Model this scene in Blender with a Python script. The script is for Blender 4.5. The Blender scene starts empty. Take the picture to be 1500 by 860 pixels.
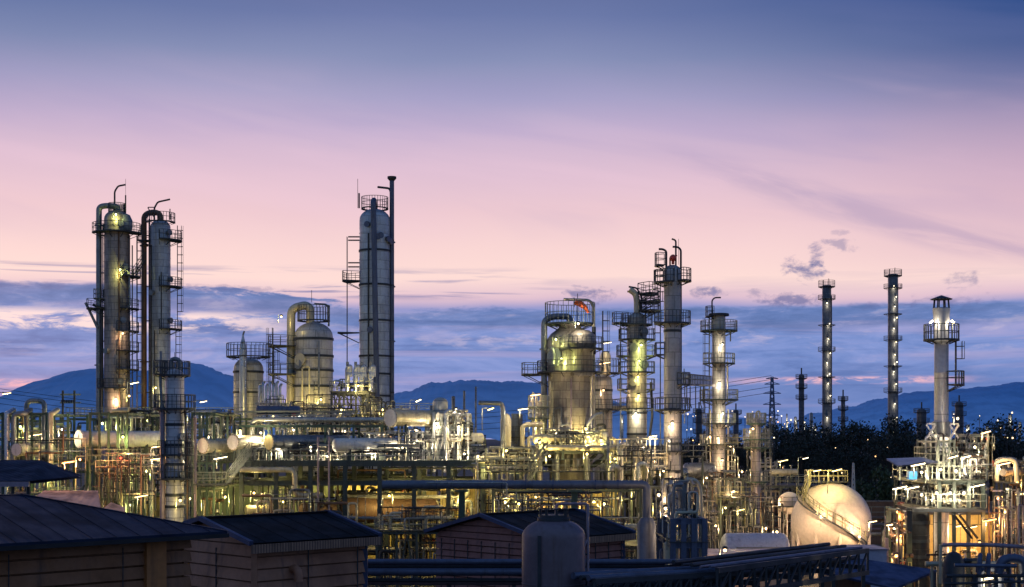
import bpy, math, random
from mathutils import Vector, Matrix
R_=math.radians; pi=math.pi
SC=bpy.context.scene; COL=SC.collection
F=2060.0; H=14.0; HY=640.0          # focal length and horizon used when measuring the place
def X(px,Y): return (px-750)/F*Y
def Z(py,Y): return H-(py-HY)/F*Y
def S(n,Y): return n/F*Y
# ------------------------------------------------------------------ mesh builder
class MB:
    def __init__(s): s.v=[]; s.f=[]
    def add(s,vs,fs):
        b=len(s.v); s.v+= [tuple(v) for v in vs]; s.f+=[tuple(i+b for i in f) for f in fs]; return s
    def box(s,x0,x1,y0,y1,z0,z1):
        v=[(x0,y0,z0),(x1,y0,z0),(x1,y1,z0),(x0,y1,z0),(x0,y0,z1),(x1,y0,z1),(x1,y1,z1),(x0,y1,z1)]
        return s.add(v,[(0,3,2,1),(4,5,6,7),(0,1,5,4),(1,2,6,5),(2,3,7,6),(3,0,4,7)])
    def bar(s,p,q,w,h=None):
        p=Vector(p); q=Vector(q); d=q-p
        if d.length<1e-6: return s
        h=h or w; d.normalize()
        up=Vector((0,0,1)) if abs(d.z)<.95 else Vector((0,1,0))
        a=d.cross(up).normalized()*(w/2); b=a.cross(d).normalized()*(h/2)
        v=[p-a-b,p+a-b,p+a+b,p-a+b,q-a-b,q+a-b,q+a+b,q-a+b]
        return s.add(v,[(0,1,2,3),(7,6,5,4),(0,4,5,1),(1,5,6,2),(2,6,7,3),(3,7,4,0)])
    def ibeam(s,p,q,w,h):
        p=Vector(p); q=Vector(q); d=(q-p).normalized()
        up=Vector((0,0,1)) if abs(d.z)<.9 else Vector((0,1,0))
        a=d.cross(up).normalized(); b=a.cross(d).normalized(); t=.16*h
        s.bar(p+b*(h/2-t/2),q+b*(h/2-t/2),w,t); s.bar(p-b*(h/2-t/2),q-b*(h/2-t/2),w,t); s.bar(p,q,w*.18,h-2*t-.004)
        return s
    def sweep(s,pts,r,n=8,caps=True):
        pts=[Vector(p) for p in pts]; m=len(pts)
        if m<2: return s
        rs=r if isinstance(r,(list,tuple)) else [r]*m
        d0=(pts[1]-pts[0]).normalized(); up=Vector((0,0,1)) if abs(d0.z)<.9 else Vector((1,0,0))
        a=d0.cross(up).normalized(); vs=[]
        for i,p in enumerate(pts):
            if i==0: d=d0
            elif i==m-1: d=(pts[i]-pts[i-1]).normalized()
            else: d=((pts[i]-pts[i-1]).normalized()+(pts[i+1]-pts[i]).normalized()); d=d.normalized() if d.length>1e-6 else (pts[i]-pts[i-1]).normalized()
            a=(a-d*a.dot(d)); a=a.normalized() if a.length>1e-6 else d.orthogonal().normalized(); b=d.cross(a)
            for k in range(n):
                t=2*pi*k/n; vs.append(p+(a*math.cos(t)+b*math.sin(t))*rs[i])
        fs=[(i*n+k,i*n+(k+1)%n,(i+1)*n+(k+1)%n,(i+1)*n+k) for i in range(m-1) for k in range(n)]
        if caps: fs+=[tuple(reversed(range(n))),tuple(range((m-1)*n,m*n))]
        return s.add(vs,fs)
    def cyl(s,p,q,r,n=12,r2=None): return s.sweep([p,q],[r,r if r2 is None else r2],n)
    def path(s,pts,r,n=8,bend=2.4,k=4):
        pts=[Vector(p) for p in pts]; out=[pts[0]]
        for i in range(1,len(pts)-1):
            a,b,c=pts[i-1],pts[i],pts[i+1]; u=(a-b); w=(c-b); l=min(u.length,w.length)*.49
            if l<1e-4: continue
            u.normalize(); w.normalize(); t=min(bend*r,l); p0=b+u*t; p2=b+w*t
            for j in range(k+1):
                q=j/k; out.append(p0*(1-q)**2+b*2*q*(1-q)+p2*q*q)
        out.append(pts[-1])
        o2=[out[0]]
        for p in out[1:]:
            if (p-o2[-1]).length>1e-4: o2.append(p)
        return s.sweep(o2,r,n)
    def lathe(s,prof,n=32,c=(0,0,0),ax='z',a0=0,a1=2*pi,rot=None):
        full=abs(a1-a0-2*pi)<1e-6; m=n if full else n+1; vs=[]
        for r,z in prof:
            for k in range(m):
                t=a0+(a1-a0)*k/n; p=Vector((r*math.cos(t),r*math.sin(t),z))
                if rot: p=rot@p
                vs.append(p+Vector(c))
        fs=[]
        for i in range(len(prof)-1):
            for k in range(n): fs.append((i*m+k,i*m+(k+1)%m,(i+1)*m+(k+1)%m,(i+1)*m+k))
        if full:
            if prof[0][0]>1e-4: fs.append(tuple(reversed(range(n))))
            if prof[-1][0]>1e-4: fs.append(tuple(range((len(prof)-1)*m,len(prof)*m)))
        return s.add(vs,fs)
    def ball(s,c,r,n=12,m=8,sz=1):
        return s.lathe([(max(r*math.cos(t),.0001),r*sz*math.sin(t)) for t in [-pi/2+pi*i/m for i in range(m+1)]],n,c)
    def build(s,name,mat,parent=None,ang=35,loc=None):
        me=bpy.data.meshes.new(name)
        o=Vector((0,0,0))
        if parent is not None: o=wloc(parent)
        elif loc is not None: o=Vector(loc)
        me.from_pydata([(v[0]-o.x,v[1]-o.y,v[2]-o.z) for v in s.v],[],s.f); me.update()
        me.polygons.foreach_set('use_smooth',[True]*len(me.polygons))
        try: me.set_sharp_from_angle(angle=R_(ang))
        except Exception: pass
        me.materials.append(mat)
        ob=bpy.data.objects.new(name,me); COL.objects.link(ob)
        if parent is not None: ob.parent=parent
        elif loc is not None: ob.location=o
        return ob
def wloc(o):
    p=Vector((0,0,0))
    while o is not None: p+=o.location; o=o.parent
    return p
def tag(o,label=None,cat=None,group=None,kind=None):
    if label: o['label']=label
    if cat: o['category']=cat
    if group: o['group']=group
    if kind: o['kind']=kind
    return o
def thing(name,label,cat,loc=(0,0,0),group=None):
    o=bpy.data.objects.new(name,None); o.empty_display_size=.5; COL.objects.link(o); o.location=loc
    return tag(o,label,cat,group)
def struct(name,mb,mat): return tag(mb.build(name,mat),kind='structure')
# ------------------------------------------------------------------ materials
def nd(nt,t,**k):
    n=nt.nodes.new(t)
    for a,b in k.items(): setattr(n,a,b)
    return n
class NX:                                   # tiny arithmetic wrapper round shader math nodes
    def __init__(s,nt): s.nt=nt
    def m(s,op,a,b=None,c=None,clamp=False):
        n=nd(s.nt,'ShaderNodeMath',operation=op,use_clamp=clamp)
        for i,v in enumerate((a,b,c)):
            if v is None: continue
            if isinstance(v,(int,float)): n.inputs[i].default_value=v
            else: s.nt.links.new(v,n.inputs[i])
        return n.outputs[0]
    def comb(s,x,y,z):
        n=nd(s.nt,'ShaderNodeCombineXYZ')
        for i,v in enumerate((x,y,z)):
            if isinstance(v,(int,float)): n.inputs[i].default_value=v
            else: s.nt.links.new(v,n.inputs[i])
        return n.outputs[0]
    def noise(s,vec,scale,detail=4,rough=.55,dist=0):
        n=nd(s.nt,'ShaderNodeTexNoise'); n.inputs['Scale'].default_value=scale; n.inputs['Detail'].default_value=detail
        n.inputs['Roughness'].default_value=rough; n.inputs['Distortion'].default_value=dist
        if vec is not None: s.nt.links.new(vec,n.inputs['Vector'])
        return n.outputs['Fac']
    def ss(s,v,a,b,lo=0,hi=1):
        n=nd(s.nt,'ShaderNodeMapRange',interpolation_type='SMOOTHSTEP')
        s.nt.links.new(v,n.inputs['Value'])
        if a>b: a,b,lo,hi=b,a,hi,lo
        for i,x in zip((1,2,3,4),(a,b,lo,hi)): n.inputs[i].default_value=x
        return n.outputs[0]
    def mix(s,f,a,b,mode='MIX'):
        n=nd(s.nt,'ShaderNodeMix',data_type='RGBA',blend_type=mode); n.clamp_factor=True
        for sk,v in ((n.inputs[0],f),(n.inputs[6],a),(n.inputs[7],b)):
            if isinstance(v,(int,float)): sk.default_value=v
            elif isinstance(v,tuple): sk.default_value=(v[0],v[1],v[2],1)
            else: s.nt.links.new(v,sk)
        return n.outputs[2]
    def ramp(s,v,stops):
        n=nd(s.nt,'ShaderNodeValToRGB'); e=n.color_ramp.elements
        while len(e)<len(stops): e.new(.5)
        for el,(p,c) in zip(e,stops): el.position=p; el.color=(c[0],c[1],c[2],1)
        s.nt.links.new(v,n.inputs[0]); return n.outputs[0]
def lin(r,g,b):
    f=lambda c: c/255/12.92 if c<=10.3 else ((c/255+.055)/1.055)**2.4
    return (f(r),f(g),f(b))
def newmat(name):
    m=bpy.data.materials.new(name); m.use_nodes=True; nt=m.node_tree
    b=nt.nodes['Principled BSDF']; return m,nt,b,NX(nt)
def paint(name,col,rough=.5,metal=0,dirt=(.03,.022,.016),amt=.45,scale=.8,streak=True,seam=None,bump=.15,flat=None):
    """weathered painted or clad metal: blotches, run-down streaks, optional sheet seams (R,width,height)"""
    m,nt,b,n=newmat(name)
    tc=nd(nt,'ShaderNodeTexCoord'); sp=nd(nt,'ShaderNodeSeparateXYZ'); nt.links.new(tc.outputs['Object'],sp.inputs[0])
    x,y,z=sp.outputs
    n1=n.noise(tc.outputs['Object'],scale,6,.6)
    sv=n.comb(n.m('MULTIPLY',x,3.0),n.m('MULTIPLY',y,3.0),n.m('MULTIPLY',z,.22))
    n2=n.noise(sv,scale*1.3,5,.6)
    mask=n.m('MULTIPLY',n.ss(n1,.45,.72),.6) if not streak else n.m('MAXIMUM',n.m('MULTIPLY',n.ss(n1,.5,.75),.6),n.m('MULTIPLY',n.ss(n2,.5,.74),1.0))
    f=n.m('MULTIPLY',mask,amt)
    n3=n.noise(tc.outputs['Object'],scale*7,3,.5)
    c=n.mix(n.ss(n3,.3,.7,0,.35),col,tuple(v*.6 for v in col))
    c=n.mix(f,c,dirt)
    if seam:
        Rr,w,h=seam
        br=nd(nt,'ShaderNodeTexBrick'); br.inputs['Scale'].default_value=1; br.inputs['Mortar Size'].default_value=.035 if h<2 else .05
        br.inputs['Mortar Smooth'].default_value=.4; br.inputs['Brick Width'].default_value=w; br.inputs['Row Height'].default_value=h
        u=n.m('MULTIPLY',n.m('ARCTAN2',y,x),Rr) if Rr else n.m('ADD',x,y)
        nt.links.new(n.comb(u,z,0),br.inputs['Vector'])
        br.inputs['Color1'].default_value=(1,1,1,1); br.inputs['Color2'].default_value=(.74,.74,.76,1); br.inputs['Mortar'].default_value=(.25,.25,.27,1)
        c=n.mix(.8,c,br.outputs['Color'],'MULTIPLY')
    nt.links.new(c,b.inputs['Base Color'])
    nt.links.new(n.ss(n1,.3,.7,max(rough-.12,.08),min(rough+.2,1)),b.inputs['Roughness'])
    b.inputs['Metallic'].default_value=metal
    if bump:
        bp=nd(nt,'ShaderNodeBump'); bp.inputs['Strength'].default_value=bump; bp.inputs['Distance'].default_value=.05
        nt.links.new(n3,bp.inputs['Height']); nt.links.new(bp.outputs[0],b.inputs['Normal'])
    return m
def glow(name,col,st):
    m,nt,b,n=newmat(name)
    b.inputs['Base Color'].default_value=(*col,1); b.inputs['Emission Color'].default_value=(*col,1)
    tc=nd(nt,'ShaderNodeTexCoord'); v=n.noise(tc.outputs['Object'],3,1)
    nt.links.new(n.ss(v,.2,.8,st*.8,st*1.2),b.inputs['Emission Strength'])
    m.cycles.emission_sampling='NONE'; return m
M={}
M['steel']=paint('green_grey_steel',(.055,.07,.063),.45,.35,amt=.5)
M['green']=paint('green_steel',(.055,.095,.068),.45,.15,amt=.45)
M['dark']=paint('dark_steel',(.035,.04,.05),.55,.3,amt=.4)
M['black']=paint('sooty_steel',(.014,.015,.02),.6,.2,amt=.4)
M['rail']=paint('galvanised_rail',(.22,.235,.20),.4,.45,amt=.35)
M['raild']=paint('dark_rail',(.05,.06,.075),.5,.3,amt=.3)
M['yrail']=paint('yellow_rail',(.26,.24,.12),.45,.1,amt=.4)
M['pale']=paint('pale_pipe_cladding',(.44,.43,.38),.28,.55,amt=.5)
M['cream']=paint('cream_pipe',(.48,.43,.31),.36,.2,amt=.5)
M['alu']=paint('aluminium_cladding',(.50,.51,.52),.3,.75,amt=.5)
M['grey']=paint('grey_pipe',(.20,.215,.23),.32,.5,amt=.5)
M['brown']=paint('rusty_pipe',(.16,.09,.055),.6,.2,amt=.6)
M['blue']=paint('blue_grey_duct',(.085,.105,.17),.45,.3,amt=.45)
M['duct']=paint('duct_cladding',(.12,.135,.18),.4,.2,amt=.55,scale=.5)
M['mauve']=paint('mauve_pipe',(.28,.22,.27),.45,.2,amt=.45)
M['white']=paint('white_paint',(.62,.60,.56),.4,0,amt=.35)
M['floor']=paint('grating_floor',(.07,.075,.07),.7,.3,amt=.5,streak=False)
M['wall']=paint('sheet_wall',(.46,.36,.13),.6,.1,amt=.6,seam=(0,1.1,6))
M['wallg']=paint('green_sheet_wall',(.22,.27,.14),.6,.1,amt=.6,seam=(0,.9,5))
M['bw']=paint('beige_wall',(.55,.36,.24),.7,0,amt=.4)
M['concrete']=paint('concrete',(.22,.20,.17),.85,0,amt=.5)
M['red']=paint('red_paint',(.55,.06,.035),.45,0,amt=.3)
M['orange']=paint('orange_cloth',(.85,.16,.05),.8,0,amt=.2,streak=False)
M['bluep']=paint('blue_plastic',(.03,.22,.60),.4,0,amt=.2)
M['lav']=paint('lavender_sheet',(.40,.40,.50),.5,.2,amt=.35)
G={'Y':((1,.76,.24),glow('lamp_yellow',(1,.78,.32),3.6)),'G':((.93,.95,.26),glow('lamp_green_yellow',(.95,1,.45),4)),
   'W':((1,.66,.35),glow('lamp_warm',(1,.70,.36),3.6)),'O':((1,.46,.15),glow('lamp_orange',(1,.48,.17),4)),
   'N':((1,.84,.55),glow('lamp_neutral',(1,.84,.54),3.6)),'R':((1,.12,.05),glow('lamp_red',(1,.1,.05),3))}
PW=1.18
def light(root,p,col,power,r=0):
    if r<.5: r=0
    l=bpy.data.lights.new('lamp_light','POINT'); l.energy=power*PW; l.color=G[col][0]; l.shadow_soft_size=r
    o=bpy.data.objects.new('lamp_light',l); COL.objects.link(o)
    o.parent=root; o.location=Vector(p)-wloc(root); return o
def lamp(kind,px,py,Y,col,power,label,group=None,pole=None,name=None,side=1,dy=0):
    """a lit lamp: 'post' (pole, arm, long head), 'bulb' (caged globe on a bracket), 'tube' (tilted fluorescent)"""
    x=X(px,Y); z=Z(py,Y); L={'post':2.2,'bulb':.7,'tube':.9}[kind] if pole is None else pole
    nm=name or {'post':'street_lamp','bulb':'bulkhead_lamp','tube':'fluorescent_lamp'}[kind]
    xb=x-side*(.9 if kind=='post' else .35)
    t=thing(nm,label,'lamp',(xb,Y,z-L),group); px_=.045 if Y<200 else .1
    k=max(1,Y/150)
    MB().path([(xb,Y,z-L),(xb,Y,z+.12*k),(x-side*.3,Y,z+.18*k)],.04*k,6).build('pole',M['rail'],t)
    if kind=='bulb':
        MB().lathe([(.02,.30),(.16,.26),(.20,.15),(.20,.13)],10,(x,Y,z-.02)).build('lamp_hood',M['dark'],t)
        MB().ball((x,Y,z),.11*k,8,6).build('bulb',G[col][1],t); lz=z-.38*k; ly=Y-.12
    else:
        w=.62 if kind=='post' else .75
        q_=math.sin(px*7.3+py); w*=.62+.18*q_; a=Vector((x-side*w,Y-.2*q_,z-.04)); b=Vector((x+side*w,Y+.2*q_,z+.07+.11*abs(q_)))
        MB().bar(a+Vector((0,0,.10)),b+Vector((0,0,.10)),.26,.08).build('lamp_hood',M['dark'],t)
        MB().bar(a,b,.13*k,.075*k).build('lamp_tube',G[col][1],t); lz=z-.30; ly=Y-.1
    if power: light(t,(x,ly-dy,lz),col,power)
    return t
# ------------------------------------------------------------------ parts shared by many things
def railing(mb,pts,h=1.1,closed=False,r=.035,sp=1.5,mid=2):
    P=[Vector(p) for p in pts]; Q=P+[P[0]] if closed else P
    for i in range(len(Q)-1):
        a,b=Q[i],Q[i+1]; L=(b-a).length; n=max(1,round(L/sp))
        for k in range(1,mid+1): mb.bar(a+Vector((0,0,h*k/mid)),b+Vector((0,0,h*k/mid)),2*r)
        for k in range(n+(0 if closed or i<len(Q)-2 else 1)):
            p=a+(b-a)*k/n; mb.bar(p,p+Vector((0,0,h)),2*r*.9)
    return mb
def ladder_mb(mb,x,y,z0,z1,ang,cage=True,w=.5):
    d=Vector((math.cos(ang),math.sin(ang),0)); s=Vector((-d.y,d.x,0))*(w/2); c=Vector((x,y,0))
    for q in (s,-s): mb.bar(c+q+Vector((0,0,z0)),c+q+Vector((0,0,z1)),.07)
    z=z0
    while z<z1: mb.bar(c+s+Vector((0,0,z)),c-s+Vector((0,0,z)),.04); z+=.45
    if cage:
        z=z0+2.2
        while z<z1:
            pts=[c+Vector((0,0,z))+s*1.5*math.cos(t)+d*.75*math.sin(t) for t in [pi*i/6 for i in range(7)]]
            for a,b in zip(pts,pts[1:]): mb.bar(a,b,.05)
            z+=1.1
        for t in (pi/4,pi/2,3*pi/4):
            o=s*1.5*math.cos(t)+d*.75*math.sin(t); mb.bar(c+o+Vector((0,0,z0+2.2)),c+o+Vector((0,0,z1)),.04)
    return mb
def stair(root,x0,z0,x1,z1,y,w=.9,mt='rail'):
    mb=MB(); a=Vector((x0,y,z0)); b=Vector((x1,y,z1)); n=max(4,int(abs(z1-z0)/.42)); W=Vector((0,w,0))
    for o in (Vector((0,0,0)),W): mb.bar(a+o,b+o,.06,.15)
    for i in range(1,n):
        p=a+(b-a)*i/n; mb.bar(p,p+W,.2,.025)
    st=mb.build('stairs',M[mt],root); mb=MB()
    for o in (Vector((0,0,0)),W):
        for hh in (.55,1.05): mb.bar(a+o+Vector((0,0,hh)),b+o+Vector((0,0,hh)),.05)
        for i in range(0,6): p=a+(b-a)*i/5+o; mb.bar(p,p+Vector((0,0,1.05)),.045)
    mb.build('handrail',M[mt],st); return st
def frame(root,x0,x1,y0,y1,z0,zs,nx,ny,mt='steel',w=.2,floors=(),rails=(),brace=True,rm='rail',seed=1):
    rnd=random.Random(seed); m=M[mt]; xs=[x0+(x1-x0)*i/nx for i in range(nx+1)]; ys=[y0+(y1-y0)*i/ny for i in range(ny+1)]
    for x in xs:
        for y in ys: MB().ibeam((x,y,z0),(x,y,zs[-1]),w,w).build('column',m,root)
    for z in zs:
        for y in ys: MB().ibeam((x0,y-.001,z-.16),(x1,y-.001,z-.16),w*.8,w*1.1).build('beam',m,root)
        for x in xs[::1 if nx<5 else 2]: MB().ibeam((x-.002,y0,z-.18),(x-.002,y1,z-.18),w*.7,w).build('beam',m,root)
    for z in floors: MB().box(x0-.25,x1+.25,y0-.25,y1+.25,z+.02,z+.07).build('floor',M['floor'],root)
    for z in rails:
        railing(MB(),[(x0-.2,y0-.2,z+.07),(x1+.2,y0-.2,z+.07),(x1+.2,y1+.2,z+.07),(x0-.2,y1+.2,z+.07)],closed=True).build('handrail',M[rm],root)
    if brace:
        zz=[z0]+list(zs)
        for i in range(len(zz)-1):
            if zz[i+1]-zz[i]<1.2: continue
            k=rnd.randrange(nx); a,b=xs[k],xs[k+1]; c=(a+b)/2; y=y0+.01
            if rnd.random()<.5: MB().bar((a,y,zz[i]),(b,y,zz[i+1]-.3),.12).bar((b,y+.13,zz[i]),(a,y+.13,zz[i+1]-.3),.12).build('brace',m,root)
            else: MB().bar((a,y,zz[i]),(c,y,zz[i+1]-.3),.12).bar((b,y,zz[i]),(c+.02,y,zz[i+1]-.3),.12).build('brace',m,root)
PIPEM=['pale','cream','grey','alu','pale','dark','black','steel','brown','dark','grey']
def flange(mb,p,d,r):
    p=Vector(p); d=Vector(d).normalized()*.06; mb.cyl(p-d*1.3,p-d*.15,r*1.55,10); mb.cyl(p+d*.15,p+d*1.3,r*1.55,10)
def valve(root,p,r,d,mt='grey'):
    p=Vector(p); mb=MB(); d=Vector(d).normalized()
    mb.cyl(p-d*r*2.2,p,r*1.6,8,r*.8); mb.cyl(p+d*.001,p+d*r*2.2,r*.8,8,r*1.6)
    o=d.cross(Vector((.3,-.9,.4))).normalized(); 
    if o.z<-.5: o=-o
    q=p+o*(r*2+.35); mb.cyl(p,q,.035,6); v=mb.build('valve',M[mt],root)
    a=o.orthogonal().normalized(); b=o.cross(a); pts=[q+(a*math.cos(t)+b*math.sin(t))*(.12+r*.7) for t in [2*pi*i/10 for i in range(11)]]
    MB().sweep(pts,.025,5).bar(pts[0],pts[5],.03).bar(pts[2],pts[7],.03).build('handwheel',M['red' if r>.12 else 'dark'],v)
def pipes(root,x0,x1,y0,y1,z0,z1,n,seed,rr=(.05,.07,.09,.12,.16),mats=PIPEM,kinds='rrrhhulm'):
    if mats is not PIPEM: mats=list(mats)+['dark','black']
    rnd=random.Random(seed); U=rnd.uniform
    for i in range(n):
        r=rnd.choice(rr); k=rnd.choice(kinds); y=U(y0,y1); mb=MB(); mt=M[rnd.choice(mats)]; W=x1-x0; Hh=z1-z0
        if k=='r':      # riser turning over
            x=U(x0,x1); zt=z0+Hh*U(.35,1); pts=[(x,y,z0),(x,y,zt)]
            if rnd.random()<.75:
                x2=min(max(x+rnd.choice((-1,1))*U(.5,W*.3),x0),x1); pts.append((x2,y,zt))
                if rnd.random()<.6: pts.append((x2,y,z0+Hh*U(0,.6)))
                elif rnd.random()<.5: pts.append((x2,min(y+U(.5,2),y1+.5),zt))
        elif k=='h':    # horizontal run along the rack
            z=U(z0,z1); a=U(x0,x0+W*.6); b=min(a+W*U(.3,.9),x1); pts=[(a,y,z),(b,y,z)]
            if rnd.random()<.6: pts.append((b,y,min(max(z+U(-1,1)*Hh*.4,z0),z1)))
            if rnd.random()<.5: pts.insert(0,(a,y,min(max(z+U(-1,1)*Hh*.4,z0),z1)))
        elif k=='u':    # loop
            x=U(x0,x1-.8); w=U(.35,1.2); z=z0+Hh*U(.2,.9); b=U(z0,z); pts=[(x,y,b),(x,y,z),(x+w,y,z),(x+w,y,b)]
        elif k=='l':
            z=U(z0,z1); x=U(x0,x1); pts=[(x,y,z),(x,y+U(.6,2),z),(x,y+2,min(z+U(.5,2),z1))]
            pts=[(x,y0-.1,z)]+pts if rnd.random()<.3 else pts
        else:           # header with risers
            z=z0+Hh*U(.3,1); a=U(x0,x0+W*.5); b=min(a+U(2,5),x1); pts=[(a,y,z),(b,y,z)]; c=a+.3
            while c<b-.1: mb.cyl((c,y,z),(c,y,max(z0,z-U(.8,2.5))),r*.55,6); c+=U(.35,.6)
        mb.path(pts,r,8 if r>.08 else 6)
        for j in range(len(pts)-1):
            a=Vector(pts[j]); b=Vector(pts[j+1]); L=(b-a).length
            if L>1.4 and rnd.random()<.6: flange(mb,a+(b-a)*U(.25,.75),b-a,r)
        mb.build('pipe',mt,root)
        if rnd.random()<.22:
            a=Vector(pts[0]); b=Vector(pts[1]); valve(root,a+(b-a)*.5,r,b-a,rnd.choice(['grey','pale','brown']))
def drum(name,label,px,py,rpx,Y,L,ang=25,mt='pale',face='flat',saddle=None,group=None,cat='vessel',noz=3,seed=1,top=True):
    """horizontal vessel; its near-left end is at px,py; axis runs back to the right"""
    rnd=random.Random(seed); a=R_(ang); r=S(rpx,Y); d=Vector((math.cos(a),math.sin(a),0)); e=Vector((X(px,Y),Y,Z(py,Y)))
    zb=e.z-r-(saddle if saddle else .7); t=thing(name,label,cat,(e.x+d.x*L/2,e.y+d.y*L/2,zb),group)
    rot=Matrix(((-d.y,0,d.x),(d.x,0,d.y),(0,1,0))).to_3x3()
    # local z -> d
    zax=d; xax=Vector((0,0,1)); yax=zax.cross(xax); rot=Matrix((xax,yax,zax)).transposed()
    if face=='flat': prof=[(.001,-.02),(r*1.0,-.02),(r*1.12,0),(r*1.12,.12),(r*1.12,.16),(r*1.12,.30),(r,.31)]
    else: prof=[(max(r*math.sin(q),.001),-r*.5*math.cos(q)) for q in [pi/2*i/6 for i in range(7)]]
    k=1.2
    while k<L-.6: prof+=[(r,k-.04),(r*1.02,k-.03),(r*1.02,k+.03),(r,k+.04)]; k+=rnd.uniform(1.1,1.7)
    prof+=[(r,L)]+[(max(r*math.cos(q),.001),L+r*.5*math.sin(q)) for q in [pi/2*i/5 for i in range(1,6)]]
    MB().lathe(prof,28,e,rot=rot).build('shell',mt if not isinstance(mt,str) else M[mt],t)
    if face=='flat':
        mb=MB()
        for i in range(16):
            q=2*pi*i/16; c=e+rot@Vector((r*1.06*math.cos(q),r*1.06*math.sin(q),0)); mb.cyl(c-d*.05,c+d*.34,.035,5)
        mb.build('flange_bolts',M['dark'],t)
        MB().lathe([(r*.97,-.045),(r*.99,-.03),(r*.99,-.022)],28,e,rot=rot).build('end_cover',M['white'] if mt!='grey' else M['cream'],t)
    for f in (.22,.78):
        c=e+d*L*f; s=Vector((-d.y,d.x,0))*r*.8; mb=MB(); mb.bar(Vector((c.x,c.y,zb+.02))-s,Vector((c.x,c.y,zb+.02))+s,.4,.06)
        for q in (-.7,0,.7): mb.bar(Vector((c.x,c.y,zb))+s*q,Vector((c.x,c.y,e.z-r*.6))+s*q,.22)
        mb.build('saddle',M['steel'],t)
    for i in range(noz):
        c=e+d*L*((i+.7)/(noz+.4)); mb=MB(); hh=r+rnd.uniform(.25,.5); mb.cyl(c+Vector((0,0,r*.9)),c+Vector((0,0,hh)),.11,8); mb.cyl(c+Vector((0,0,hh)),c+Vector((0,0,hh+.08)),.2,10)
        mb.build('nozzle',M['grey'],t)
    return t
class Col:
    """vertical process column standing on the ground; px measurements are turned into metres at its own distance"""
    def __init__(s,name,label,cat,px,w,ytop,Y,mt,group=None,dome=True,z0=0,prof=None,shell='shell',nrings=True,dirt=.5,rough=.42,panel=(1.3,1.0),metal=.35):
        s.Y=Y; s.r=S(w/2,Y); s.x=X(px,Y); s.t=thing(name,label,cat,(s.x,Y,z0),group); s.zt=Z(ytop,Y)
        s.mat=paint(name+'_cladding',mt,rough,metal,amt=dirt,scale=.55,seam=(s.r,panel[0],panel[1])) if isinstance(mt,tuple) else M[mt]
        r=s.r
        if prof is None:
            P=[(r*1.12,z0),(r*1.12,z0+.3),(r,z0+.35)]; zt=s.zt-(r*.75 if dome else 0); z=z0+2.5
            while nrings and z<zt-.8: P+=[(r,z-.05),(r*1.018,z-.04),(r*1.018,z+.04),(r,z+.05)]; z+=1.15*max(1,Y/250)
            P+=[(r,zt)]
            P+= [(max(r*math.cos(q),.001),zt+r*.75*math.sin(q)) for q in [pi/2*i/6 for i in range(1,7)]] if dome else [(.001,zt+.01)]
        else: P=[(S(a,Y),Z(b,Y) if b is not None else z0) for a,b in prof]
        MB().lathe(P,40,(s.x,Y,0)).build(shell,s.mat,s.t)
    def z(s,py): return Z(py,s.Y)
    def m(s,n): return S(n,s.Y)
    def plat(s,py,a0=-150,a1=30,ext=1.15,rail=True,r=None,mt='dark',rm='raild',h=1.15):
        z=s.z(py); r0=(r or s.r)+.04; r1=r0+ext; full=(a1-a0)>=359; n=max(6,int((a1-a0)/12)); A=[R_(a0+(a1-a0)*i/n) for i in range(n+1)]
        mb=MB(); vs=[]
        for q in A:
            c,d=math.cos(q),math.sin(q)
            for rr,zz in ((r0,z),(r1,z),(r1,z-.16),(r0,z-.1)): vs.append((s.x+rr*c,s.Y+rr*d,zz))
        fs=[(4*i+k,4*i+(k+1)%4,4*i+4+(k+1)%4,4*i+4+k) for i in range(n) for k in range(4)]
        if not full: fs+=[(0,1,2,3),(4*n+3,4*n+2,4*n+1,4*n)]
        mb.add(vs,fs)
        for i in range(0,n+1,3):
            c,d=math.cos(A[i]),math.sin(A[i]); mb.bar((s.x+r0*c,s.Y+r0*d,z-ext*.5),(s.x+(r1-.1)*c,s.Y+(r1-.1)*d,z-.12),.07)
        p=mb.build('platform',M[mt],s.t)
        if rail:
            mb=MB(); pts=[(s.x+(r1-.05)*math.cos(q),s.Y+(r1-.05)*math.sin(q),z) for q in A]
            if not full: pts=[(s.x+r0*math.cos(A[0]),s.Y+r0*math.sin(A[0]),z)]+pts+[(s.x+r0*math.cos(A[-1]),s.Y+r0*math.sin(A[-1]),z)]
            railing(mb,pts,h,sp=.9,r=.032).build('handrail',M[rm],p)
        return p
    def ladder(s,ang,py0,py1,off=.35,r=None,mt='raild',cage=True):
        q=R_(ang); rr=(r or s.r)+off; ladder_mb(MB(),s.x+rr*math.cos(q),s.Y+rr*math.sin(q),min(s.z(py0),s.z(py1)),max(s.z(py0),s.z(py1)),q,cage).build('ladder',M[mt],s.t)
    def pipe(s,pts,rpx,name='pipe',mt='grey',n=12,fl=(),bend=2.4):
        r=s.m(rpx); P=[(s.x+s.m(a),s.Y+d,s.z(b)) for a,b,d in pts]; mb=MB().path(P,r,n,bend,6)
        for a,b,d in fl: flange(mb,(s.x+s.m(a),s.Y+d,s.z(b)),(0,0,1),r)
        return mb.build(name,M[mt],s.t)
    def brackets(s,dx,pys,dy=0,mt='dark'):
        for py in pys:
            mb=MB(); z=s.z(py); mb.bar((s.x+math.copysign(s.r*.97,dx),s.Y,z),(s.x+s.m(dx),s.Y+dy,z),.14); mb.lathe([(s.m(3.6),-.08),(s.m(3.6),.08)],12,(s.x+s.m(dx),s.Y+dy,z)); mb.build('bracket',M[mt],s.t)
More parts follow.
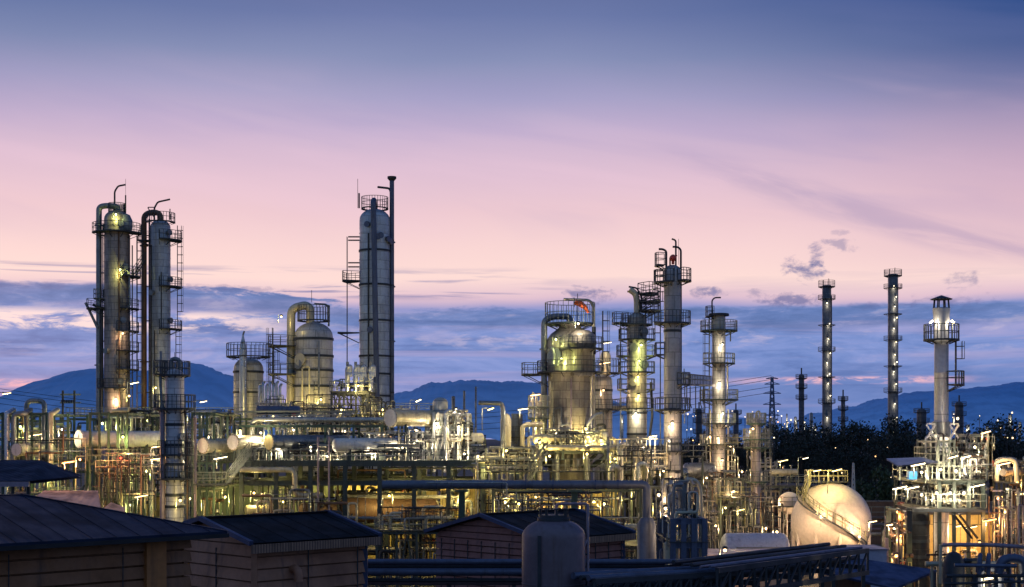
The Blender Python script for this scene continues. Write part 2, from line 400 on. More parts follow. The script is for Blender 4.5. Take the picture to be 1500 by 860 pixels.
    def bands(s,pys,mt='dark'):
        for py in pys: MB().lathe([(s.r*1.005,-.13),(s.r*1.05,-.13),(s.r*1.05,.13),(s.r*1.005,.13)],32,(s.x,s.Y,s.z(py))).build('stiffening_ring',M[mt],s.t)
    def manway(s,ang,py,r=.32,mt='grey'):
        q=R_(ang); d=Vector((math.cos(q),math.sin(q),0)); c=Vector((s.x,s.Y,s.z(py)))+d*s.r*.95
        MB().cyl(c,c+d*.4,r,14).cyl(c+d*.4,c+d*.5,r*1.25,14).build('manway',M[mt],s.t)
    def lamp(s,dx,py,dy,col,power,label,group=None,kind='bulb',pole=.6,off=0):
        return lamp(kind,s.x/s.Y*F+750+dx,py,s.Y,col,power,label,group,pole) if dy==0 else lamp(kind,(s.x+s.m(dx))/(s.Y+dy)*F+750,HY-(s.z(py)-H)/(s.Y+dy)*F,s.Y+dy,col,power,label,group,pole)
# ================================================================== world, sun, camera
def make_world():
    w=bpy.data.worlds.new('World'); SC.world=w; w.use_nodes=True; nt=w.node_tree; nt.nodes.clear(); n=NX(nt)
    out=nd(nt,'ShaderNodeOutputWorld'); bg=nd(nt,'ShaderNodeBackground'); nt.links.new(bg.outputs[0],out.inputs[0])
    tc=nd(nt,'ShaderNodeTexCoord'); sp=nd(nt,'ShaderNodeSeparateXYZ'); nt.links.new(tc.outputs['Generated'],sp.inputs[0]); x,y,z=sp.outputs
    hor=n.m('SQRT',n.m('ADD',n.m('MULTIPLY',x,x),n.m('MULTIPLY',y,y))); el=n.m('DIVIDE',z,n.m('MAXIMUM',hor,.01)); az=n.m('ARCTAN2',x,y)
    e=lambda py:(640-py)/2060.0
    # slow waviness so that layers are never ruler straight
    wv=n.noise(n.comb(n.m('MULTIPLY',az,3.0),n.m('MULTIPLY',el,9.0),1.7),1.0,3,.5)
    els=n.m('ADD',el,n.m('MULTIPLY',n.m('SUBTRACT',wv,.5),.03))
    st=[(660,(96,112,170)),(600,(140,146,196)),(560,(134,146,202)),(500,(128,146,205)),(455,(148,152,205)),(440,(224,192,208)),(410,(253,220,214)),(365,(248,213,212)),
        (310,(237,201,209)),(255,(222,191,210)),(195,(202,180,209)),(140,(170,164,200)),(80,(134,143,183)),(20,(106,120,168)),(-40,(92,106,154))]
    stops=[(max(0,e(p)/.4+.06),lin(*c)) for p,c in st]+[(1.0,lin(58,78,130))]
    base=n.ramp(n.m('ADD',n.m('DIVIDE',els,.4),.06),stops)
    # right side and both upper corners deeper blue
    fr=n.m('MULTIPLY',n.ss(az,.02,.38),n.ss(n.m('ADD',el,n.m('MULTIPLY',az,.12)),.17,.36)); base=n.mix(n.m('MULTIPLY',fr,.95),base,lin(22,68,132))
    fl=n.m('MULTIPLY',n.ss(az,-.12,-.42),n.ss(el,.17,.34)); base=n.mix(n.m('MULTIPLY',fl,.45),base,lin(70,104,156))
    # broad faint veils in the pink zone
    v1=n.noise(n.comb(n.m('MULTIPLY',az,3.2),n.m('MULTIPLY',n.m('ADD',el,n.m('MULTIPLY',az,.16)),19.0),5.0),1.0,4,.5,.5)
    base=n.mix(n.m('MULTIPLY',n.ss(v1,.50,.70),n.m('MULTIPLY',n.ss(el,.12,.18),n.ss(el,.32,.2,.06,.26))),base,lin(150,146,196))
    base=n.mix(n.m('MULTIPLY',n.ss(v1,.50,.30),n.m('MULTIPLY',n.m('MULTIPLY',n.ss(el,.11,.17),n.ss(el,.28,.2)),.2)),base,lin(244,206,222))
    vl=n.m('SUBTRACT',n.m('SUBTRACT',.232,n.m('MULTIPLY',az,.30)),els); vn=n.noise(n.comb(n.m('MULTIPLY',az,9.0),n.m('MULTIPLY',n.m('ADD',el,n.m('MULTIPLY',az,.3)),60.0),3.0),1.0,6,.6,.4)
    fv=n.m('MULTIPLY',n.ss(n.m('ABSOLUTE',vl),.016,.001),n.m('MULTIPLY',n.ss(az,.06,.22),n.ss(vn,.3,.62)))
    base=n.mix(n.m('MULTIPLY',fv,.42),base,lin(140,134,182))
    fr2=n.m('MULTIPLY',n.ss(az,.16,.42),n.m('MULTIPLY',n.ss(el,.10,.13),n.ss(el,.24,.17))); base=n.mix(n.m('MULTIPLY',fr2,.45),base,lin(196,160,190))
    # lower cloud deck
    c1=n.noise(n.comb(n.m('MULTIPLY',az,13.0),n.m('MULTIPLY',el,62.0),2.0),1.0,9,.64,.5)
    c2=n.noise(n.comb(n.m('MULTIPLY',az,5.0),n.m('MULTIPLY',el,95.0),9.0),1.0,6,.55,.5)
    c3=n.noise(n.comb(n.m('MULTIPLY',az,22.0),n.m('MULTIPLY',el,95.0),4.0),1.0,8,.66,.3)
    low=n.ramp(c1,[(.30,lin(88,114,174)),(.45,lin(112,138,200)),(.58,lin(132,152,212)),(.75,lin(176,172,214))])
    low=n.mix(n.m('MULTIPLY',n.ss(c2,.48,.66),.55),low,lin(172,164,208))
    low=n.mix(n.m('MULTIPLY',n.ss(c2,.44,.30),.6),low,lin(78,104,166))
    low=n.mix(n.m('MULTIPLY',n.m('MULTIPLY',n.ss(c3,.52,.68),n.ss(el,.05,.07)),.65),low,lin(196,186,216))
    # horizon gets pale and pinkish low down on the left
    hz=n.m('MULTIPLY',n.ss(el,.050,.022),n.ss(az,.1,-.3)); low=n.mix(n.m('MULTIPLY',hz,.5),low,lin(190,160,196))
    low=n.mix(n.m('MULTIPLY',n.m('MULTIPLY',n.ss(el,.060,.03),n.ss(az,.0,.2)),.5),low,lin(98,124,184))
    edge=n.m('SUBTRACT',n.ss(az,-.24,-.06,.1045,.0915),n.m('MULTIPLY',n.m('SUBTRACT',c3,.5),n.m('ADD',n.ss(n.m('ABSOLUTE',n.m('ADD',az,.12)),.16,.05,.008,.030),0.0)))
    d=n.m('SUBTRACT',edge,el)
    fb=n.ss(d,-.0016,.0030)
    sky=n.mix(fb,base,low)
    # the dark band hanging under the bright gap
    bd=n.m('MULTIPLY',n.ss(d,-.001,.003),n.ss(n.m('ADD',d,n.m('MULTIPLY',n.m('SUBTRACT',c1,.5),.016)),.019,.011))
    sky=n.mix(n.m('MULTIPLY',bd,n.ss(c3,.30,.62,.85,.32)),sky,lin(84,110,164))
    # bright streaks below the band at far left, small ones low on the right
    s1=n.m('MULTIPLY',n.m('MULTIPLY',n.ss(az,-.12,-.22),n.ss(el,.070,.076)),n.ss(el,.089,.083)); s1=n.m('MULTIPLY',s1,n.ss(c3,.42,.56))
    sky=n.mix(s1,sky,lin(250,222,222))
    s2=n.m('MULTIPLY',n.m('MULTIPLY',n.ss(n.m('ABSOLUTE',n.m('SUBTRACT',az,.235)),.10,.03),n.ss(n.m('ABSOLUTE',n.m('SUBTRACT',el,.0392)),.0035,.0008)),n.ss(c3,.40,.52))
    sky=n.mix(s2,sky,lin(246,190,200))
    s3=n.m('MULTIPLY',n.m('MULTIPLY',n.ss(n.m('ABSOLUTE',n.m('SUBTRACT',az,-.33)),.06,.01),n.ss(n.m('ABSOLUTE',n.m('SUBTRACT',el,.036)),.004,.001)),n.ss(c3,.35,.5))
    sky=n.mix(s3,sky,lin(238,180,196))
    # thin dark wisps in the bright gap
    ws=n.m('MULTIPLY',n.ss(c2,.50,.60),n.m('MULTIPLY',n.ss(el,.095,.102),n.ss(el,.122,.112))); ws=n.m('MULTIPLY',ws,n.m('ADD',n.m('MULTIPLY',n.ss(az,.06,-.05),.8),.08))
    sky=n.mix(n.m('MULTIPLY',ws,n.ss(d,.0,-.003)),sky,lin(124,126,176))
    # small drifting puffs: (px,py,half width,half height,strength)
    for px,py,a,b,s in [(1177,395,26,14,1.0),(1194,374,11,16,.8),(1222,360,26,9,.55),(1232,341,10,4,.35),(862,433,30,12,.9),(1040,428,22,8,.9),(1165,441,38,10,.9),(1108,431,14,6,.5),(1410,411,22,11,.6),(1380,440,50,9,.6),(1268,448,20,6,.5),(30,417,60,5,.5),(330,423,70,5,.5)]:
        a0=math.atan((px-750)/2060); e0=(640-py)/2060*math.cos(a0)
        dx=n.m('DIVIDE',n.m('SUBTRACT',az,a0),a/2060*1.5); dz=n.m('DIVIDE',n.m('SUBTRACT',el,e0),b/2060*1.5)
        rr=n.m('ADD',n.m('MULTIPLY',dx,dx),n.m('MULTIPLY',dz,dz))
        q=n.noise(n.comb(n.m('MULTIPLY',az,75.0),n.m('MULTIPLY',el,130.0),float(px%17)),1.0,6,.62,.3)
        f=n.ss(n.m('ADD',n.m('MULTIPLY',n.m('SUBTRACT',q,.5),4.2),n.m('SUBTRACT',.62,rr)),-.15,.95)
        f=n.m('MULTIPLY',f,n.ss(rr,1.9,.8))
        sky=n.mix(n.m('MULTIPLY',f,s*.85),sky,lin(98,108,162))
    # pale cloud in the middle
    dx=n.m('DIVIDE',n.m('SUBTRACT',az,-.0535),.019); dz=n.m('DIVIDE',n.m('SUBTRACT',el,.0725),.0065)
    rr=n.m('ADD',n.m('MULTIPLY',dx,dx),n.m('MULTIPLY',dz,dz)); f=n.ss(n.m('ADD',n.m('MULTIPLY',n.m('SUBTRACT',c3,.5),3.0),n.m('SUBTRACT',.8,rr)),0,.9)
    sky=n.mix(n.m('MULTIPLY',f,.6),sky,lin(172,170,214))
    # the eastern half of the sky, behind the viewer, is plain dusk blue
    back=n.ss(y,.55,-.2); sky=n.mix(back,sky,n.mix(n.ss(z,0,.6),lin(118,144,186),lin(88,118,166)))
    sky=n.mix(n.ss(z,-.02,-.12),sky,lin(40,44,60))
    ns=nd(nt,'ShaderNodeTexSky',sky_type='NISHITA'); ns.sun_disc=False; ns.sun_elevation=R_(1.5); ns.sun_rotation=R_(-25)
    tot=n.mix(1.0,sky,n.mix(1.0,ns.outputs[0],(.004,.004,.004),'MULTIPLY'),'ADD')
    nt.links.new(tot,bg.inputs[0]); bg.inputs[1].default_value=1.0
make_world()
sl=bpy.data.lights.new('sun','SUN'); sl.energy=.12; sl.angle=R_(14); sl.color=(1,.72,.66)
so=bpy.data.objects.new('sun',sl); COL.objects.link(so); so.rotation_euler=(R_(84),0,R_(180+25)); 
cam=bpy.data.cameras.new('camera'); co=bpy.data.objects.new('camera',cam); COL.objects.link(co); SC.camera=co
co.location=(0,0,H); co.rotation_euler=(R_(90),0,0); cam.sensor_width=36; cam.lens=F/1500*36; cam.shift_y=(HY-430)/1500; cam.clip_start=.5; cam.clip_end=12000
SC.view_settings.view_transform='Standard'; SC.view_settings.look='None'; SC.view_settings.exposure=0; SC.view_settings.gamma=1
try: SC.cycles.use_light_tree=True; SC.cycles.sample_clamp_indirect=4; SC.cycles.max_bounces=5; SC.cycles.diffuse_bounces=2; SC.cycles.glossy_bounces=2; SC.cycles.caustics_reflective=False
except Exception: pass
# ================================================================== ground, hills, trees
m,nt,b,n=newmat('ground'); tc=nd(nt,'ShaderNodeTexCoord'); q=n.noise(tc.outputs['Object'],.12,6); q2=n.noise(tc.outputs['Object'],2.5,4)
c=n.mix(n.ss(q,.42,.6),(.055,.050,.045),(.11,.095,.075)); c=n.mix(n.ss(q2,.5,.75,0,.4),c,(.03,.028,.026)); nt.links.new(c,b.inputs['Base Color']); b.inputs['Roughness'].default_value=.85
mb=MB(); mb.add([(-6000,-300,0),(6000,-300,0),(6000,8000,0),(-6000,8000,0)],[(0,1,2,3)]); struct('ground',mb,m)
m2=paint('asphalt',(.05,.05,.052),.8,0,amt=.3,streak=False); mb=MB(); mb.add([(-120,96,.004),(120,96,.004),(120,103,.004),(-120,103,.004)],[(0,1,2,3)]); struct('road',mb,m2)
def hillmat(name,lo,hi,zh):  # aerial haze painted as blue emission, paler towards the foot of the hills
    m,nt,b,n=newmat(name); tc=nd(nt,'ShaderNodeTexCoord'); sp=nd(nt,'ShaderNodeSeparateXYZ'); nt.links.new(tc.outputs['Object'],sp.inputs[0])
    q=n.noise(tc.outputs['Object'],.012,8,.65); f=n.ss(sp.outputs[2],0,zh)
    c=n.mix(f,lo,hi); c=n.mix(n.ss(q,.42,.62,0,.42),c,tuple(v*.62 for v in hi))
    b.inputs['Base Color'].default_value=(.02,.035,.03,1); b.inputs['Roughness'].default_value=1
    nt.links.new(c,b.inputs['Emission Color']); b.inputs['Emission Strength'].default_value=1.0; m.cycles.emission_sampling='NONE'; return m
def hill(name,prof,Y,mat,seed,bump=3.5,depth=900):
    rnd=random.Random(seed); from_=prof[0][0]; to=prof[-1][0]; nx=int((to-from_)/2.2); vs=[]; fs=[]; rows=14
    ph=[(rnd.uniform(.02,.6),rnd.uniform(0,6.3),rnd.uniform(.3,1)) for _ in range(14)]
    for j in range(rows+1):
        t=j/rows
        for i in range(nx+1):
            px=from_+(to-from_)*i/nx; k=0
            while k<len(prof)-2 and prof[k+1][0]<px: k+=1
            (a,ha),(c,hc)=prof[k],prof[k+1]; u=(px-a)/(c-a); u=u*u*(3-2*u); h=Z(ha+(hc-ha)*u,Y)
            y=Y-depth+depth*t+ (0 if t<1 else 0); g=math.sin(t*pi/2)
            w=sum(A*math.sin(f*px+p+t*5) for f,p,A in ph)*bump*.16*(.4+g)+rnd.uniform(-1,1)*bump*(.2+.5*g)
            gul=math.sin(px*.05+t*3+ph[0][1])*.09*(1-g)
            vs.append((X(px,Y)*(.9+.1*t),y,max(-2,h*(g+gul)+ (w if h>15 else w*.2))))
    for j in range(rows):
        for i in range(nx): a=j*(nx+1)+i; fs.append((a,a+1,a+nx+2,a+nx+1))
    struct(name,MB().add(vs,fs),mat)
hill('hills',[(-400,640),(-100,618),(0,598),(45,582),(62,573),(92,555),(138,543),(180,541),(225,546),(262,534),(290,534),(345,552),(400,590),(470,608),(545,600),(590,576),(640,562),(690,558),(740,560),(800,562),(850,573),(905,590),(960,604),(1010,612),(1090,626),(1150,634)],3200,hillmat('hill_haze_glow',lin(66,100,162),lin(36,70,132),130),3,2.1)
hill('distant_hills',[(880,640),(960,612),(1020,606),(1080,612),(1150,622),(1190,606),(1240,597),(1290,584),(1340,575),(1400,571),(1450,566),(1500,560),(1600,556),(1760,560),(1900,590),(2100,640)],3900,hillmat('distant_hill_haze_glow',lin(50,88,154),lin(24,62,128),170),8,2.6)
def leafmat(name,a,bc):
    m,nt,b,n=newmat(name); tc=nd(nt,'ShaderNodeTexCoord'); q=n.noise(tc.outputs['Object'],.7,4)
    nt.links.new(n.mix(n.ss(q,.35,.65),a,bc),b.inputs['Base Color']); b.inputs['Roughness'].default_value=.7; return m
LF=leafmat('dark_leaves',(.006,.010,.008),(.024,.034,.020)); LF2=leafmat('green_leaves',(.02,.04,.015),(.05,.08,.03)); BK=paint('bark',(.04,.03,.022),.9,0)
def tree_meshes(seed,h,w,n=1500):
    rnd=random.Random(seed); mb=MB(); cl=[]
    for i in range(rnd.randint(9,13)):
        a=rnd.uniform(0,6.28); q=rnd.random(); rr=w*.5*math.sqrt(rnd.random())*.8; cl.append((rr*math.cos(a),rr*math.sin(a),h*(.38+.5*q),w*rnd.uniform(.16,.30)*(1.15-.45*q)))
    cl.append((0,0,h*.88,w*.16))
    for i in range(n):
        c=rnd.choice(cl); d=Vector((rnd.gauss(0,1),rnd.gauss(0,1),rnd.gauss(0,1))).normalized(); p=Vector(c[:3])+d*c[3]*rnd.uniform(.35,1.12)*Vector((1,1,.8)).length/1.6
        s=rnd.uniform(.16,.42); u=Vector((rnd.gauss(0,1),rnd.gauss(0,1),rnd.gauss(0,1))).normalized(); v=u.orthogonal().normalized(); w2=u.cross(v)
        mb.add([p-v*s,p-w2*s*.6,p+v*s,p+w2*s*.6],[(0,1,2,3)])
    tr=MB(); tr.sweep([(0,0,0),(.1,0,h*.3),(0,.1,h*.6),(.1,0,h*.85)],[h*.025,h*.02,h*.014,h*.005],7)
    for c in cl[:7]: tr.sweep([(0,0,h*.3),(c[0]*.5,c[1]*.5,c[2]*.75),(c[0],c[1],c[2])],[h*.012,h*.008,h*.003],5)
    return mb,tr
def tree_proto(seed,h,w,leaf,n=1500):
    t=thing('broadleaf_tree','','tree'); cr,tr=tree_meshes(seed,h,w,n); tr.build('trunk',BK,t); cr.build('crown',leaf,t,ang=180); return t
def dup(root,loc,label=None,group=None,sc=1,rz=0):
    r=root.copy(); COL.objects.link(r); r.location=loc; r.scale=(sc,sc,sc); r.rotation_euler=(0,0,rz)
    if label: r['label']=label
    if group: r['group']=group
    for ch in list(root.children):
        c=ch.copy(); COL.objects.link(c); c.parent=r
        for g in list(ch.children): d=g.copy(); COL.objects.link(d); d.parent=c
    return r
P=[tree_proto(11+i,15+i,11+(i%3)*1.5,LF) for i in range(4)]; rnd=random.Random(5); used=[0]*4
ti=0
for row,(Y,a,c_,stp,hh) in enumerate([(300,990,1515,21,.93),(335,985,1520,27,1.03),(265,1175,1310,30,.80)]):
    px=a
    while px<c_:
        k=rnd.randrange(4); yy=Y+rnd.uniform(-9,9); loc=(X(px,yy),yy,0); s=hh*rnd.uniform(.86,1.12)*(.80 if px<1130 else 1)
        lb='dark broadleaf tree in the shadowed belt beyond the plant'; g='dark trees beyond the plant'
        if used[k]: dup(P[k],loc,lb,g,s,rnd.uniform(0,6))
        else: P[k].location=loc; P[k].scale=(s,s,s); P[k]['label']=lb; P[k]['group']=g; used[k]=1
        px+=stp*rnd.uniform(.8,1.2)
t=tree_proto(77,9.5,9,LF2,2200); t.location=(X(1290,205),205,0); tag(t,'dimly lit green bushy tree behind the walkway right of the white sphere','tree')
light_tree=None
# ================================================================== front sheds
def siding(name,mat,root,p0,p1,zb,ztops,pitch,nrm,slope=.06):
    """lap boards between plan points p0,p1; top follows ztops [(fraction,z)...]"""
    mb=MB(); p0=Vector((*p0,0)); p1=Vector((*p1,0)); n=Vector((*nrm,0)); zt=max(z for _,z in ztops); z=zb
    def span(z):      # part of the wall still below the sloping top
        fs=[i/200 for i in range(201)]
        def top(f):
            for (a,za),(b,zb_) in zip(ztops,ztops[1:]):
                if a<=f<=b: return za+(zb_-za)*(f-a)/(b-a)
            return ztops[-1][1]
        ok=[f for f in fs if top(f)>=z]
        return (ok[0],ok[-1]) if ok else None
    while z<zt-.02:
        z2=min(z+pitch,zt); s=span(z+.02); s2=span(z2) or (s and ((s[0]+s[1])/2,)*2)
        if s:
            a=p0+(p1-p0)*s[0]; b=p0+(p1-p0)*s[1]; a2=p0+(p1-p0)*s2[0]; b2=p0+(p1-p0)*s2[1]; o=n*.09; g=.055
            V=[a+o+Vector((0,0,z+g)),b+o+Vector((0,0,z+g)),b2+n*.03+Vector((0,0,z2)),a2+n*.03+Vector((0,0,z2)),a-n*.1+Vector((0,0,z+g)),b-n*.1+Vector((0,0,z+g)),b2-n*.1+Vector((0,0,z2)),a2-n*.1+Vector((0,0,z2))]
            mb.add(V,[(0,1,2,3),(0,4,5,1),(4,7,6,5),(3,2,6,7),(0,3,7,4),(1,5,6,2)])
        z=z2
    q0=(p0+(p1-p0)*.005)-n*.12; q1=(p0+(p1-p0)*.995)-n*.12; V=[(q0.x,q0.y,zb),(q1.x,q1.y,zb)]+[(q0.x+(q1.x-q0.x)*f,q0.y+(q1.y-q0.y)*f,z_-.03) for f,z_ in reversed(ztops)]
    mb.add(V,[tuple(range(len(V)))])
    return mb.build(name,mat,root,20)
def roofmat(name,col,rough,dirx,diry,w=.28,metal=.2):
    m,nt,b,n=newmat(name); tc=nd(nt,'ShaderNodeTexCoord'); sp=nd(nt,'ShaderNodeSeparateXYZ'); nt.links.new(tc.outputs['Object'],sp.inputs[0])
    u=n.m('ADD',n.m('MULTIPLY',sp.outputs[0],dirx),n.m('MULTIPLY',sp.outputs[1],diry)); s=n.m('SINE',n.m('MULTIPLY',u,2*pi/w))
    q=n.noise(tc.outputs['Object'],.9,6); nt.links.new(n.mix(n.ss(q,.4,.7),col,tuple(v*.45 for v in col)),b.inputs['Base Color'])
    b.inputs['Metallic'].default_value=0; b.inputs['Specular IOR Level'].default_value=.22; nt.links.new(n.ss(q,.3,.7,rough+.15,rough+.4),b.inputs['Roughness'])
    bp=nd(nt,'ShaderNodeBump'); bp.inputs['Strength'].default_value=.22; bp.inputs['Distance'].default_value=.02; nt.links.new(s,bp.inputs['Height']); nt.links.new(bp.outputs[0],b.inputs['Normal']); return m
q7=.7071
BR=paint('brown_lap_siding',(.27,.115,.05),.7,0,dirt=(.04,.022,.02),amt=.6,scale=.9,bump=.3)
BR2=paint('mauve_lap_siding',(.36,.165,.095),.7,0,dirt=(.05,.03,.035),amt=.55,scale=.7,bump=.3)
BR3=paint('brick_panel_wall',(.30,.125,.10),.75,0,dirt=(.04,.03,.04),amt=.5,scale=.8,bump=.3)
PIL=paint('timber_pilaster',(.42,.16,.045),.7,0,amt=.4)
RF=roofmat('dark_blue_roof',(.006,.015,.042),.42,q7,q7); RF2=roofmat('black_roof',(.006,.007,.012),.6,q7,q7,.9,0); TR=paint('blue_trim',(.03,.045,.11),.5,.1,amt=.5); FA=paint('corrugated_fascia',(.36,.21,.14),.7,.1,amt=.6,seam=(0,.16,9))
# shed A: hipped roof, eave corner at (cx,cy)
def shed_a():
    cx,cy,ez=-7.25,35.8,Z(778,35.8); L=16.0; W=7.4
    t=thing('lap_sided_shed','brown lap sided shed with broad dark blue hipped roof filling the lower left corner','shed',(cx-.5,cy-1,0))
    U=Vector((-q7,-q7,0)); V=Vector((-q7,q7,0)); C=Vector((cx,cy,0)); rise=.93; hip=W/2
    P0=C; P1=C+U*L; P2=C+U*L+V*W; P3=C+V*W; R0=C+U*hip+V*hip; R1=C+U*(L-hip)+V*hip; e=Vector((0,0,ez)); r=Vector((0,0,ez+rise)); d=Vector((0,0,-.07))
    mb=MB(); mb.add([P0+e,P1+e,P2+e,P3+e,R0+r,R1+r]+[P0+e+d,P1+e+d,P2+e+d,P3+e+d],[(0,4,5,1),(3,4,0),(2,5,4,3),(1,5,2),(0,1,7,6),(1,2,8,7),(2,3,9,8),(3,0,6,9),(6,7,8,9)])
    k=.5
    while k<L-.3:
        q=min(k,L-k,hip); mb.bar(P0+U*k+e+Vector((0,0,.012)),P0+U*k+V*q+e+Vector((0,0,rise*q/hip+.012)),.014,.012); k+=.62+.3*math.sin(k*5)**2
    mb.bar(P0+e,R0+r+Vector((0,0,.01)),.12,.03); mb.bar(R0+r,R1+r,.12,.03); mb.build('roof',RF,t)
    mb=MB(); a=P0+e+d*1.6; b_=P1+e+d*1.6; c_=P3+e+d*1.6; mb.bar(a,b_,.12,.10); mb.bar(a,c_,.12,.10); mb.build('gutter',M['black'],t)
    w0=C+U*.75+V*.6; w1=w0+U*(L-1.5); w2=w0+V*(W-1.2)
    siding('wall',BR,t,w1.xy,w0.xy,ez-5.5,[(0,ez-.1),(1,ez-.1)],.335,(q7,-q7)); siding('wall',BR,t,w0.xy,w2.xy,ez-5.5,[(0,ez-.1),(1,ez-.1)],.335,(q7,q7))
    MB().box(w2.x-9,w0.x-.4,w0.y+.4,w2.y-.6,0,ez-5.45).build('foundation',M['concrete'],t)
    pp=w0+U*.75+Vector((q7,-q7,0))*.1; pq=pp+U*.55; mb=MB(); mb.bar((*pp.xy,ez-2.75),(*pq.xy,ez-2.75),.16,5.3); mb.build('pilaster',PIL,t)
    for i in range(4):
        f=w0+U*(1.9+i*2.9)+Vector((q7,-q7,0))*.09; MB().bar((*f.xy,ez-5.4),(*f.xy,ez-.3),.02).build('joint_strip',M['dark'],t)
    return t
shed_a()
def shed_gable(name,label,C,L,hd,ez,rise,wallm,roofm,zb,pitch,cat='shed',over=.4,vent=False,joints=1.0,fascia=True):
    U=Vector((q7,q7,0)); V=Vector((-q7,q7,0)); C=Vector(C); t=thing(name,label,cat,(C.x,C.y+.5,0)); e=Vector((0,0,ez)); r=Vector((0,0,ez+rise)); d=Vector((0,0,-.09))
    A=C;B=C+U*L;Cc=C+U*L+V*2*hd;D=C+V*2*hd;R0=C+V*hd;R1=C+U*L+V*hd
    mb=MB(); mb.add([A+e,B+e,R1+r,R0+r,D+e,Cc+e],[(0,1,2,3),(3,2,5,4)]); mb.add([A+e+d,B+e+d,R1+r+d,R0+r+d,D+e+d,Cc+e+d],[(3,2,1,0),(4,5,2,3)])
    k=.6
    while k<L-.2: mb.bar(A+U*k+e+Vector((0,0,.012)),R0+U*k+r+Vector((0,0,.012)),.012,.012); k+=.7+.4*math.sin(k*7)**2
    mb.build('roof',roofm,t)
    for a,b_ in ((A+e,R0+r),(R0+r,D+e),(B+e,R1+r),(R1+r,Cc+e)): MB().bar(a+Vector((0,0,.0)),b_+Vector((0,0,.0)),.16,.16).build('verge_trim',TR,t)
    MB().bar(R0+r+Vector((0,0,.03)),R1+r+Vector((0,0,.03)),.2,.05).build('ridge_cap',roofm,t)
    if fascia: MB().bar(A+e+Vector((q7*.02,-q7*.02,-.2)),B+e+Vector((q7*.02,-q7*.02,-.2)),.07,.3).build('fascia',FA,t)
    MB().bar(A+e-U*.02+V*.05+Vector((0,0,-.30)),D+e-U*.02-V*.05+Vector((0,0,-.30)),.06,.22).build('fascia',FA,t) if fascia=='both' else None
    a=C+U*over+V*over; b_=C+U*(L-over)+V*over; c_=C+U*over+V*(2*hd-over); s=rise/hd*over
    siding('wall',wallm,t,a.xy,b_.xy,zb,[(0,ez-.12),(1,ez-.12)],pitch,(q7,-q7)); siding('wall',wallm,t,a.xy,c_.xy,zb,[(0,ez+s-.12),(.5,ez+rise-.14),(1,ez+s-.12)],pitch,(-q7,-q7))
    dd=b_+V*(2*hd-2*over); siding('wall',wallm,t,b_.xy,dd.xy,zb,[(0,ez+s-.12),(.5,ez+rise-.14),(1,ez+s-.12)],pitch,(q7,q7))
    g=a+Vector((0,0,0)); MB().bar((g.x,g.y,zb),(g.x,g.y,ez-.15),.2).build('corner_board',wallm,t); MB().bar((b_.x,b_.y,zb),(b_.x,b_.y,ez-.15),.2).build('corner_board',TR,t)
    mb=MB(); cc=[a,b_,dd,c_]; mb.add([(*p.xy,0.) for p in cc]+[(*p.xy,zb+.04) for p in cc],[(0,1,5,4),(1,2,6,5),(2,3,7,6),(3,0,4,7)]); mb.build('foundation',M['concrete'],t)
    k=joints
    while joints and k<L-2*over: f=a+U*k+Vector((q7,-q7,0))*.085; MB().bar((*f.xy,zb),(*f.xy,ez-.3),.04).build('joint_strip',M['dark'],t); k+=joints
    k=joints
    while joints and k<2*hd-2*over: f=a+V*k+Vector((-q7,-q7,0))*.085; MB().bar((*f.xy,zb),(*f.xy,ez-.3),.04).build('joint_strip',M['dark'],t); k+=joints
    if vent:
        f=a+U*1.55+Vector((0,0,ez-1.0)); nn=Vector((q7,-q7,0)); MB().path([f-nn*.1,f+nn*.38,f+nn*.40+Vector((0,0,-.42))],.15,12,1.6,5).build('vent_pipe',BR2,t)
    return t
shed_gable('gabled_shed','mauve brown lap sided shed with black roof, bent vent pipe on its wall','Shed'.lower() and (-8.75,47.2,0),5.6,3.1,Z(797,47.2)+.02,.72,BR2,RF2,4.0,.42,vent=True,joints=2.2)
shed_gable('gabled_shed','mauve brick panelled shed with gable end behind the grey vertical tank',(1.2,61,0),6.4,3.75,Z(790,61),.92,BR3,RF2,4.2,.30,joints=.9)
# roof of the small building at the left edge
t=thing('open_sided_shelter','open shelter with shallow dark blue roof at the left edge behind the brown shed','shelter',(X(-20,75),75,0)); Yb=75
mb=MB(); zr=Z(703,Yb); a=[(X(-120,Yb),Yb-2,zr),(X(62,Yb),Yb-2,Z(703,Yb)),(X(88,Yb),Yb+4,Z(700,Yb)),(X(30,Yb),Yb+3.5,Z(676,Yb)),(X(-120,Yb),Yb+3.5,Z(674,Yb))]
mb.add(a,[(0,1,3,4),(1,2,3)]); mb.add([(p[0],p[1],p[2]-.14) for p in a],[(4,3,1,0),(3,2,1)]); mb.build('roof',RF,t)
MB().bar((X(-120,Yb),Yb-2.05,zr-.16),(X(62,Yb),Yb-2.05,zr-.16),.12,.26).build('gutter',M['mauve'],t)
for px in (-60,-8,34,56): MB().bar((X(px,Yb),Yb-1.5,0),(X(px,Yb),Yb-1.5,zr-.1),.16).build('post',M['dark'],t)
